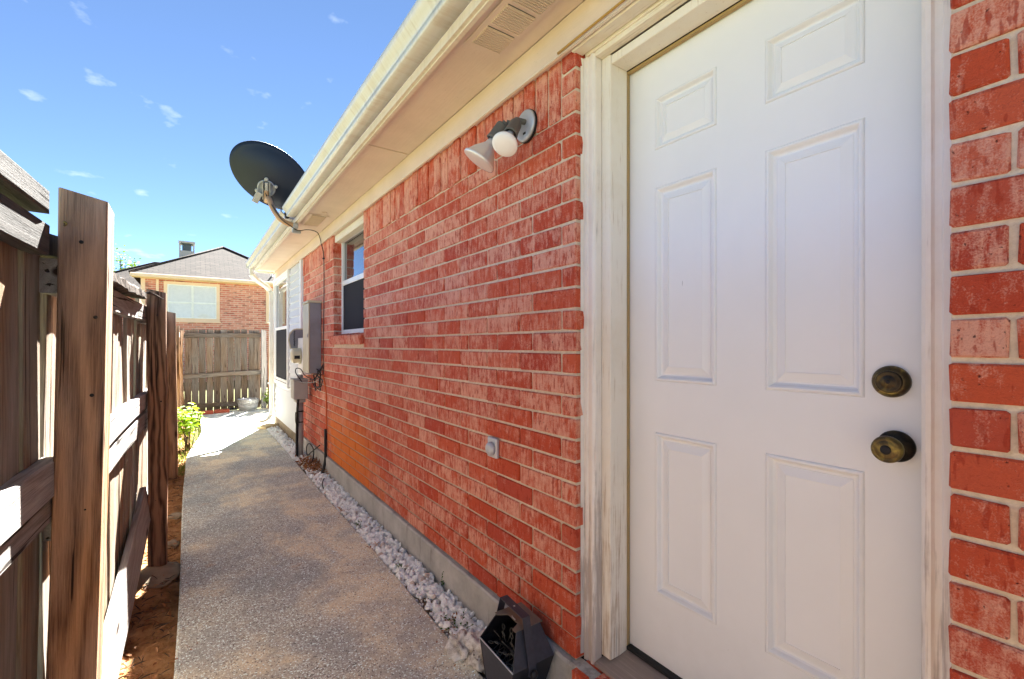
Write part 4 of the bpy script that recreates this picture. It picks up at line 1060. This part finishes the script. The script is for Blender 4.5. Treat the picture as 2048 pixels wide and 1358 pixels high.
for k in range(9): q.tube([P(.952 + .004 * math.sin(k * 2), 5.75, .16 - k * .02), P(.960 + .003 * math.cos(k), 5.745, .15 - k * .02), P(.954, 5.75, .141 - k * .02)], .0035, 5)
q.build('seal_chain', M['cable'], mt_)
jb = thing('junction_box', 'small grey utility box on a conduit below the meter', 'utility box', P(.98, 5.56, -1.25))
q = MB(); q.box(.905, 1.05, 5.475, 5.66, -.60 + EYE, -.395 + EYE, bev=.006); q.build('box_body', M['conduit'], jb)
q = MB(); q.box(.898, 1.056, 5.468, 5.667, -.394 + EYE, -.378 + EYE, bev=.004); q.build('box_lid', M['conduit'], jb)
q = MB(); q.box(.93, 1.03, 5.50, 5.64, -.64 + EYE, -.601 + EYE, bev=.006); q.build('collar', M['conduit'], jb)
q = MB(); q.tube([P(.985, 5.57, -1.30), P(.985, 5.57, -.64)], .034, 18); q.build('conduit', M['conduit'], jb)
q = MB(); q.tube([P(.99, 5.60, -.378), P(.99, 5.60, -.34)], .028, 14); q.build('nipple', M['conduit'], jb)
q = MB()
for h_ in (-.74, -.86): q.lathe([(-.006, .0355), (.006, .0355)], P(.985, 5.57, h_), (0, 0, 1), 18)
q.build('cable_tie', M['cable'], jb)
def cable(label, pts, r, mat, sub=6, grp=None, nm='cable'):
    q = MB(); q.tube(pts, r, 7, sub); o = q.build(nm, M[mat], None); tag(o, label, 'cable', grp); return o
cable('black cables strapped down the left side of the conduit', [P(.955, 5.50, -.60), P(.950, 5.52, -.70), P(.948, 5.54, -.9), P(.946, 5.54, -1.1), P(.946, 5.53, -1.27)], .013, 'cable')
cable('thin stray wire hooking out from the conduit', [P(.95, 5.5, -.66), P(.955, 5.49, -.8), P(.95, 5.49, -.9), P(.93, 5.5, -.86), P(.925, 5.5, -.78), P(.93, 5.5, -.74)], .004, 'cable')
coil = []
for k in range(34):
    an = k * .62; rr = .12 + .035 * math.sin(k * 1.7); coil.append(P(1.060 - .020 * (k % 3) / 2, 5.02 + rr * 1.25 * math.cos(an), -.365 + rr * .75 * math.sin(an)))
cable('tangled coil of black cable hanging at the panel corner', [P(1.07, 4.86, -.20)] + coil + [P(1.07, 4.86, -.22)], .005, 'cable', 4)
cable('loop of thin cable rising above the utility box', [P(.99, 5.45, -.42), P(.95, 5.44, -.36), P(.92, 5.46, -.30), P(.93, 5.46, -.26), P(.97, 5.44, -.27), P(1.0, 5.42, -.33), P(1.03, 5.3, -.36), P(1.05, 5.15, -.37), P(1.065, 5.0, -.33), P(1.07, 4.9, -.30)], .005, 'cable', 5)
cable('grey wire strung from the utility box to the cable coil', [P(.92, 5.46, -.39), P(.98, 5.40, -.41), P(1.04, 5.2, -.40), P(1.07, 5.0, -.36), P(1.076, 4.86, -.36)], .005, 'conduit')
cable('orange cable running down the brick from the coil', [P(1.075, 4.87, -.30), P(1.072, 4.80, -.38), P(1.078, 4.76, -.48), P(1.080, 4.77, -.62), P(1.080, 4.76, -.84)], .0065, 'orange')
cable('straight black sleeve on the brick below the orange cable', [P(1.072, 4.76, -.83), P(1.072, 4.76, -1.05), P(1.066, 4.75, -1.14), P(1.04, 4.72, -1.235), P(1.03, 4.70, -1.28)], .0135, 'cable')
cable('loose loop of black wire near the ground by the conduit', [P(1.06, 4.95, -1.02), P(1.0, 5.05, -1.10), P(.99, 5.2, -1.16), P(1.0, 5.3, -1.10), P(1.01, 5.2, -1.04), P(1.02, 5.05, -1.08), P(1.0, 5.0, -1.18), P(.99, 5.15, -1.24)], .006, 'cable')
cable('short black wire lying on the white gravel', [P(.99, 4.45, -1.225), P(.96, 4.36, -1.222), P(.93, 4.25, -1.226), P(.92, 4.16, -1.23)], .005, 'cable')

# ------------------------------------------------------------------ bubble machine
bmx = thing('bubble_machine', 'black metal bubble machine with a handle by the doorway corner', 'machine', (.975, 1.388, 0))
# hexagonal front outline in (t, z); the body runs back to the wall; front leans back above the lip
HX = [(-.066, -.012), (.066, -.012), (.110, .148), (.064, .252), (-.064, .252), (-.110, .148)]
XF = {-.012: .893, .148: .884, .252: .926}; XB = {-.012: 1.050, .148: 1.063, .252: 1.030}
BR = Matrix.Translation((.975, 1.388, 0)) @ Matrix.Rotation(R(3), 4, 'X') @ Matrix.Translation((-.975, -1.388, 0))
def bp(x, y, z): return BR @ Vector((x, 1.388 + y, z))
def bsheet(nm, i, j, mt, xf=None):
    (y0, z0), (y1, z1) = HX[i], HX[j]; n_ = Vector((0, -(z1 - z0), (y1 - y0))).normalized() * .003
    v = [bp(XF[z0], y0, z0), bp(XF[z1], y1, z1), bp(XB[z1], y1, z1), bp(XB[z0], y0, z0)]
    q = MB(); q.add(v + [p + n_ for p in v], [(0, 1, 2, 3), (7, 6, 5, 4), (0, 4, 5, 1), (1, 5, 6, 2), (2, 6, 7, 3), (3, 7, 4, 0)]); return q.build(nm, mt, bmx)
bsheet('base_panel', 0, 1, M['black']); bsheet('side_panel', 1, 2, M['black']); bsheet('side_panel', 2, 3, M['black']); bsheet('side_panel', 4, 5, M['blackedge']); bsheet('side_panel', 5, 0, M['black'])
q = MB(); q.add([bp(XB[z] - .001, y * .99, z) for y, z in HX] + [bp(XB[z] - .004, y * .99, z) for y, z in HX], [tuple(range(6)), tuple(reversed(range(6, 12)))]); q.build('back_panel', M['black'], bmx)
low = [HX[0], HX[1], HX[2], HX[5]]
q = MB(); q.add([bp(XF[z] + .001, y * .985, z) for y, z in low] + [bp(XF[z] + .004, y * .985, z) for y, z in low], [(0, 1, 2, 3), (7, 6, 5, 4), (0, 4, 5, 1), (1, 5, 6, 2), (2, 6, 7, 3), (3, 7, 4, 0)]); q.build('front_panel', M['blackedge'], bmx)
q = MB(); q.tube([bp(.884, -.109, .149), bp(.884, .109, .149)], .0026, 6); q.build('front_lip', M['plate'], bmx)
tp = [(.920, -.066), (1.040, -.066), (1.040, .066), (.920, .066), (.920, .048), (.955, .030), (.955, -.030), (.920, -.048)]
n_ = len(tp); q = MB(); q.add([bp(x, y, .256) for x, y in tp] + [bp(x, y, .2535) for x, y in tp], [tuple(range(n_)), tuple(reversed(range(n_, 2 * n_)))] + [(i, (i + 1) % n_, (i + 1) % n_ + n_, i + n_) for i in range(n_)]); q.build('top_plate', M['topplate'], bmx)
q = MB(); q.tube([bp(.958, -.012, .258), bp(.956, .0, .2595), bp(.960, .012, .258)], .0022, 5); q.build('clip', M['galv'], bmx)
# strap handle: down the near side, over the top, down the far side
HP = [(-.121, .120), (-.118, .150), (-.072, .300), (.070, .303), (.116, .150), (.119, .120)]
q = MB(); vs = []; fs = []
for y, z in HP:
    yo = y * 1.0; dz = .003 if z > .2 else 0; dy = -.003 if (y < 0) else .003
    for (x, e) in ((.944, 0), (.976, 0), (.976, 1), (.944, 1)): vs.append(bp(x, yo - dy * e * (0 if z > .2 else 1), z - (.003 * e if z > .2 else 0)))
for k in range(len(HP) - 1):
    for c_ in range(4): fs.append((k * 4 + c_, k * 4 + (c_ + 1) % 4, k * 4 + 4 + (c_ + 1) % 4, k * 4 + 4 + c_))
fs += [(0, 1, 2, 3), (20, 21, 22, 23)]; q.add(vs, fs); q.build('handle', M['blackedge'], bmx)
q = MB(); q.lathe([(0, .013), (.006, .015), (.013, .012), (.015, .004)], bp(.960, -.122, .128), (0, -1, 0), 16); q.build('handle_knob', M['black'], bmx)
q = MB(); q.lathe([(0, .004), (.002, .0036), (.003, .001)], bp(.960, .0, .3005), (0, 0, 1), 10); q.build('screw', M['galv'], bmx)
WC = (.965, 0.0, .125)
q = MB(); q.tube([bp(.965, -.088, .125), bp(.965, .088, .125)], .012, 10); wheel = q.build('bubble_wheel', M['black'], bmx)
for r_ in range(6):
    for k in range(9):
        an = k * 2 * math.pi / 9 + r_ * .3; y = -.078 + r_ * .031; c = Vector((.965, y, .125)); d = Vector((math.cos(an), 0, math.sin(an)))
        if d.x > .45 : continue
        q = MB(); q.tube([bp(*(c + d * .010)), bp(*(c + d * .044))], .0015, 5)
        cc = c + d * .053; q.tube([bp(*(cc + (d * math.cos(u) + Vector((0, 1, 0)) * math.sin(u)) * .009)) for u in [2 * math.pi * m_ / 8 for m_ in range(9)]], .0016, 5); q.build('wand', M['socket'], wheel)
q = MB(); q.lathe([(0, .016), (.012, .017), (.016, .010), (.017, .002)], bp(.955, -.103, .075), (0, -1, -.35), 16); q.build('power_socket', M['socket'], bmx)

# ------------------------------------------------------------------ things at the far end of the walk
tub = thing('tub', 'weathered galvanised tub lying on the patio by the far fence', 'tub', (.87, 10.15, 0))
q = MB(); q.lathe([(0, .145), (.004, .150), (.06, .158), (.064, .163), (.07, .160), (.14, .172), (.144, .177), (.15, .174), (.195, .182), (.205, .188), (.208, .180), (.19, .174), (.01, .14)], (.87, 10.12, .004), (.03, -.02, 1), 32); q.build('body', M['galv'], tub)
q = MB(); q.tube([(.70, 10.08, .19), (.72, 9.97, .12), (.86, 9.925, .09), (1.0, 9.97, .12), (1.04, 10.10, .19)], .004, 6, 4); q.build('bail', M['galv'], tub)
for k, (x, y, rz) in enumerate(((.19, 9.92, .06), (.44, 9.96, .03))):
    q = MB(); q.box(-.12, .12, -.045, .045, 0, .062, Matrix.Translation((x, y, .001)) @ Matrix.Rotation(rz, 4, 'Z'), .006); o = q.build('paver', M['oldbrick'], None)
    tag(o, ('red paver brick nearest the green shrub by the far fence', 'red paver brick nearer the tub by the far fence')[k], 'brick', 'pavers at the far fence')
q = MB(); q.box(-.09, .09, -.05, .05, 0, .03, Matrix.Translation((.62, 10.30, .001)), .01); q.box(-.06, .06, -.03, .03, .03, .04, Matrix.Translation((.62, 10.30, .001)), .004); o = q.build('drain_grate', M['black'], None); tag(o, 'low black drain box between the pavers and the tub', 'drain')
q = MB(); q.prism([(-.12, 0), (.12, 0), (.12, .03), (.10, .055), (-.12, .04)], 'y', -.09, .09, Matrix.Translation((.93, 7.78, -.002)) @ Matrix.Rotation(R(35), 4, 'Z')); o = q.build('splash_block', M['splash'], None); tag(o, 'tan stone splash block under the downspout', 'splash block')
def shrub(nm, label, cat, c, r, h, n, L, mat, seed, stems=9):
    global rn; rn = random.Random(seed)
    th = thing(nm, label, cat, c); c = Vector(c); vs, fs = [], []; st = MB()
    tips = []
    for k in range(stems):
        an = rn.uniform(0, 6.28); rr = r * rn.uniform(.2, 1.0); tip = c + Vector((rr * math.cos(an), rr * math.sin(an), h * rn.uniform(.55, 1.0))); mid = (c + tip) / 2 + Vector((rn.gauss(0, .02), rn.gauss(0, .02), h * .12))
        st.tube([c + Vector((rn.gauss(0, .02), rn.gauss(0, .02), -.05)), mid, tip], [.006, .004, .002], 5, 3); tips.append((mid, tip))
    for k in range(n):
        mid, tip = rn.choice(tips); p = mid.lerp(tip, rn.uniform(-.4, 1.05)) + rv() * r * .16
        d = Vector((rn.gauss(0, 1), rn.gauss(0, 1), rn.uniform(-.5, .4)))
        leaf(vs, fs, p, d, Vector((rn.gauss(0, .35), rn.gauss(0, .35), 1)), L * rn.uniform(.6, 1.3), L * rn.uniform(.45, .8))
    leafobj('foliage', vs, fs, mat, th); st.build('stem', M['bark'], th); return th
shrub('shrub', 'bright green leafy shrub at the fence edge of the walk', 'shrub', (-.045, 7.05, -.05), .20, .54, 420, .062, M['leaf'], 4, 14)
shrub('shrub', 'small green plant behind the downspout by the far posts', 'shrub', (1.22, 10.1, 0), .13, .36, 130, .05, M['leaf'], 5)
vs, fs = [], []; rn = random.Random(9)
for _ in range(700):
    t = rn.uniform(5.6, 8.6); x = rn.uniform(-.2, pl(t) - .0); leaf(vs, fs, Vector((x, t, -.06)), Vector((rn.gauss(0, .5), rn.gauss(0, .5), 1)), rv(), rn.uniform(.03, .09), .006)
o = leafobj('grass', vs, fs, M['grass']); tag(o, 'thin dry grass along the walk edge below the shrub', 'grass', None, 'stuff')

# ------------------------------------------------------------------ neighbouring house
nb = thing('neighbor_house', 'pink brick house with hip roof and chimney beyond the far fence', 'house', (1.0, 20, 0))
T0 = 20.0; a0, a1 = -1.42, 3.5; EH = 2.36
q = MB(); q.box(a0, a1, T0, 30, -.1, EH + EYE); q.build('wall', M['farbrick'], nb)
q = MB(); q.box(-7.5, a0 - .01, 24.0, 32, -.1, 2.1 + EYE); q.build('wall', M['farbrick'], nb)
q = MB()
n_s = 62; a = a0 + .02
while a < a1 - .05:
    if a > 1.0 : q.box(a, a + .066, T0 - .006, T0 + .01, EH - .36 + EYE, EH - .115 + EYE)
    a += .0762
a = -.86
while a < .86: q.box(a, a + .066, T0 - .006, T0 + .01, .62 + EYE, .82 + EYE); a += .0762
q.build('soldier_course', M['farbrick'], nb)['kind'] = 'stuff'
def roofp(nm, pts, faces, parent=nb):
    # build each face with its own object so that shingle rows follow the slope
    q = MB(); q.add(pts, faces); return q.build(nm, M['shingle'], parent)
def slope(nm, poly, along, parent):
    """planar roof face; local x along the eave, local y up the slope"""
    p0 = Vector(poly[0]); x = Vector(along).normalized(); nrm_ = (Vector(poly[1]) - p0).cross(Vector(poly[2]) - p0).normalized()
    if nrm_.z < 0: nrm_ = -nrm_
    y = nrm_.cross(x); m3 = Matrix((x, y, nrm_)).transposed()
    loc = [m3.transposed() @ (Vector(p) - p0) for p in poly]; n_ = len(poly)
    me = bpy.data.meshes.new(nm); me.from_pydata([tuple(v) for v in loc] + [(v.x, v.y, v.z - .06) for v in loc], [], [tuple(range(n_)), tuple(reversed(range(n_, 2 * n_)))] + [(i, i + n_, (i + 1) % n_ + n_, (i + 1) % n_) for i in range(n_)])
    me.materials.append(M['shingle']); me.update(); o = bpy.data.objects.new(nm, me); o.location = p0; o.rotation_euler = m3.to_euler(); col.objects.link(o)
    o.parent = parent; o.matrix_parent_inverse = W[parent].inverted(); W[o] = Matrix.Translation(p0) @ m3.to_4x4(); return o
el = T0 - .38; eh = EH + .02; ax, at, ah = 1.04, el + 2.75, 3.98
L0, R0 = P(ax - 2.75, el, eh), P(ax + 2.75, el, eh); AP = P(ax, at, ah); BP = P(ax, 30, ah)
roof = slope('roof', [L0, R0, AP], (1, 0, 0), nb); slope('slope', [P(ax - 2.75, 30, eh), L0, AP, BP], (0, -1, 0), roof); slope('slope', [R0, P(ax + 2.75, 30, eh), BP, AP], (0, 1, 0), roof)
q = MB()
for s in (L0, R0): q.tube([s + Vector((0, 0, .02)), AP + Vector((0, 0, .03))], .035, 6)
q.tube([AP + Vector((0, 0, .03)), BP + Vector((0, 0, .03))], .035, 6); q.build('hip_cap', M['shingle'], roof)
# rear left wing
b0 = P(-8.2, 23.7, 2.02); b1 = P(.6, 23.7, 2.02); r1 = P(-1.4, 26.2, 3.66); r2 = P(.6, 26.2, 3.66)
l0 = P(-4.6, 23.7, 2.2)
slope('slope', [P(-4.4, 23.7, 2.05), b1, r2, r1], (1, 0, 0), roof); slope('slope', [P(-4.4, 30, 2.05), P(-4.4, 23.7, 2.05), r1, P(-1.4, 30, 3.66)], (0, -1, 0), roof)
q = MB(); q.tube([P(-4.4, 23.7, 2.07), r1 + Vector((0, 0, .03)), r2 + Vector((0, 0, .03))], .035, 6); q.build('hip_cap', M['shingle'], roof)
# fascia and gutter
q = MB(); q.box(L0.x + .02, R0.x - .02, el - .10, el - .001, eh - .13 + EYE, eh - .005 + EYE, bev=.02); q.build('gutter', M['fartrim'], nb)
q = MB(); q.box(L0.x + .05, R0.x - .05, el + .001, T0 - .001, eh - .12 + EYE, eh - .09 + EYE); q.build('soffit', M['fartrim'], nb)
q = MB(); q.box(a0 - .03, a1, T0 - .03, T0 - .002, EH - .115 + EYE, EH - .05 + EYE); q.build('frieze', M['fartrim'], nb)
q = MB(); q.box(a0 - .02, a0 + .10, T0 - .025, T0 - .0015, 1.2, EH - .12 + EYE); q.build('corner_trim', M['fartrim'], nb)
q = MB(); q.box(-1.03, -.95, T0 - .09, T0 - .03, 0, EH - .12 + EYE, bev=.01); q.build('downspout', M['fartrim'], nb)
def nwin(x0, x1, h0, h1, cols, blind=True):
    q = MB(); q.box(x0, x1, T0 - .012, T0 - .004, h0 + EYE, h1 + EYE); wo_ = q.build('window', M['blind'], nb)
    def bar(nm, xa, xb, ha, hb, y0, y1, mt): q = MB(); q.box(xa, xb, y0, y1, ha + EYE, hb + EYE); q.build(nm, mt, wo_)
    c = .10
    bar('casing', x0 - c, x0 - .001, h0 - c, h1 + c, T0 - .05, T0 - .003, M['fartrim']); bar('casing', x1 + .001, x1 + c, h0 - c, h1 + c, T0 - .05, T0 - .003, M['fartrim'])
    bar('casing', x0, x1, h0 - c, h0 - .001, T0 - .048, T0 - .003, M['fartrim']); bar('casing', x0, x1, h1 + .001, h1 + c, T0 - .048, T0 - .003, M['fartrim'])
    bar('sill', x0 - c - .03, x1 + c + .03, h0 - c - .05, h0 - c - .002, T0 - .08, T0 - .002, M['fartrim'])
    hm = (h0 + h1) / 2 - .03; w_ = (x1 - x0) / cols
    for k in range(cols):
        xa, xb = x0 + k * w_, x0 + (k + 1) * w_; f = .03
        bar('frame', xa + .001, xa + f, h0 + f, h1 - f, T0 - .045, T0 - .012, M['farwhite']); bar('frame', xb - f, xb - .001, h0 + f, h1 - f, T0 - .045, T0 - .012, M['farwhite'])
        bar('frame', xa + .001, xb - .001, h0, h0 + f, T0 - .046, T0 - .012, M['farwhite']); bar('frame', xa + .001, xb - .001, h1 - f, h1, T0 - .046, T0 - .012, M['farwhite'])
        bar('meeting_rail', xa + f, xb - f, hm - .022, hm + .022, T0 - .044, T0 - .012, M['farwhite'])
        for ha, hb in ((h0 + f, hm - .022), (hm + .022, h1 - f)):
            for j in range(int((hb - ha) / .05)):
                z = ha + j * .05; q = MB(); q.add([(xa + f, T0 - .019, z + EYE), (xb - f, T0 - .019, z + EYE), (xb - f, T0 - .0135, z + .045 + EYE), (xa + f, T0 - .0135, z + .045 + EYE)], [(0, 1, 2, 3)])
                if j == 0: sl_ = MB()
                sl_.v += []; n0 = len(sl_.v); sl_.v += q.v; sl_.f.append((n0, n0 + 1, n0 + 2, n0 + 3)); sl_.sm.append(False)
            sl_.build('blind', M['blind'], wo_)
            q = MB(); q.box(xa + f, xb - f, T0 - .030, T0 - .027, ha + EYE, hb + EYE); q.build('pane', M['farglass'], wo_)
gm = Mat('far_window_glass', .03, .6)
_t = gm.n('ShaderNodeBsdfTransparent'); _g = gm.n('ShaderNodeBsdfGlossy'); _g.inputs['Roughness'].default_value = .03; _m = gm.n('ShaderNodeMixShader'); _m.inputs[0].default_value = .04
gm.L(_t.outputs[0], _m.inputs[1]); gm.L(_g.outputs[0], _m.inputs[2]); gm.L(_m.outputs[0], gm.t.nodes['Material Output'].inputs[0])
M['farglass'] = gm.m
nwin(-.72, .72, .93, 2.10, 2); nwin(2.42, 3.1, .95, 2.06, 1)
ch = MB(); ch.box(-.52, .08, 26.6, 27.2, 2.2 + EYE, 4.42 + EYE); chim = ch.build('chimney', M['fargrey'], roof)
q = MB()
for x in (-.52, .02):
    for y in (26.6, 27.14): q.box(x, x + .06, y, y + .06, 4.421 + EYE, 4.78 + EYE)
q.box(-.54, .10, 26.58, 27.22, 4.781 + EYE, 4.86 + EYE); q.build('chimney_cap', M['fargrey'], roof)
q = MB(); q.box(-.40, -.04, 26.75, 27.0, 4.4215 + EYE, 4.72 + EYE); q.box(-.46, .02, 26.7, 27.1, 4.73 + EYE, 4.775 + EYE); q.build('cap_shade', M['chimdark'], roof)  # dark boxes stand in for the darkness inside the open cap
q = MB(); q.tube([P(2.55, el + .5, 2.55), P(2.55, el + .5, 2.95)], .03, 8); q.build('vent_pipe', M['farwhite'], roof)
q = MB(); q.lathe([(0, .10), (.06, .07), (.07, .05)], P(2.55, el + .5, 2.60), (0, -.3, 1), 12); q.build('pipe_flashing', M['chimdark'], roof)

# ------------------------------------------------------------------ tree beyond the neighbour's roof
def tree(label, base, h, r, n, L, seed, grp=None):
    global rn; rn = random.Random(seed); th = thing('tree', label, 'tree', base, grp); b0 = Vector(base); st = MB(); tips = []
    st.tube([b0, b0 + Vector((.1, 0, h * .35)), b0 + Vector((0, .1, h * .62))], [.16, .12, .07], 8, 4)
    for k in range(16):
        an = k * 2.4; z0 = h * rn.uniform(.35, .62); p0 = b0 + Vector((0, 0, z0)); rr = r * rn.uniform(.4, 1.0)
        tip = b0 + Vector((rr * math.cos(an), rr * math.sin(an), h * rn.uniform(.6, 1.0))); mid = (p0 + tip) / 2 + Vector((0, 0, .15))
        st.tube([p0, mid, tip], [.05, .03, .008], 6, 3); tips.append((mid, tip))
    vs, fs = [], []
    for k in range(n):
        mid, tip = rn.choice(tips); p = mid.lerp(tip, rn.uniform(.1, 1.05)) + rv() * r * .13
        leaf(vs, fs, p, Vector((rn.gauss(0, 1), rn.gauss(0, 1), rn.uniform(-.6, .3))), Vector((rn.gauss(0, .5), rn.gauss(0, .5), 1)), L * rn.uniform(.6, 1.3), L * rn.uniform(.4, .7))
    st.build('trunk', M['bark'], th); leafobj('crown', vs, fs, M['tleaf'], th)
tree('leafy green treetop rising behind the neighbouring roof', (-3.05, 33.0, -.1), 6.35, 1.25, 2600, .17, 12)
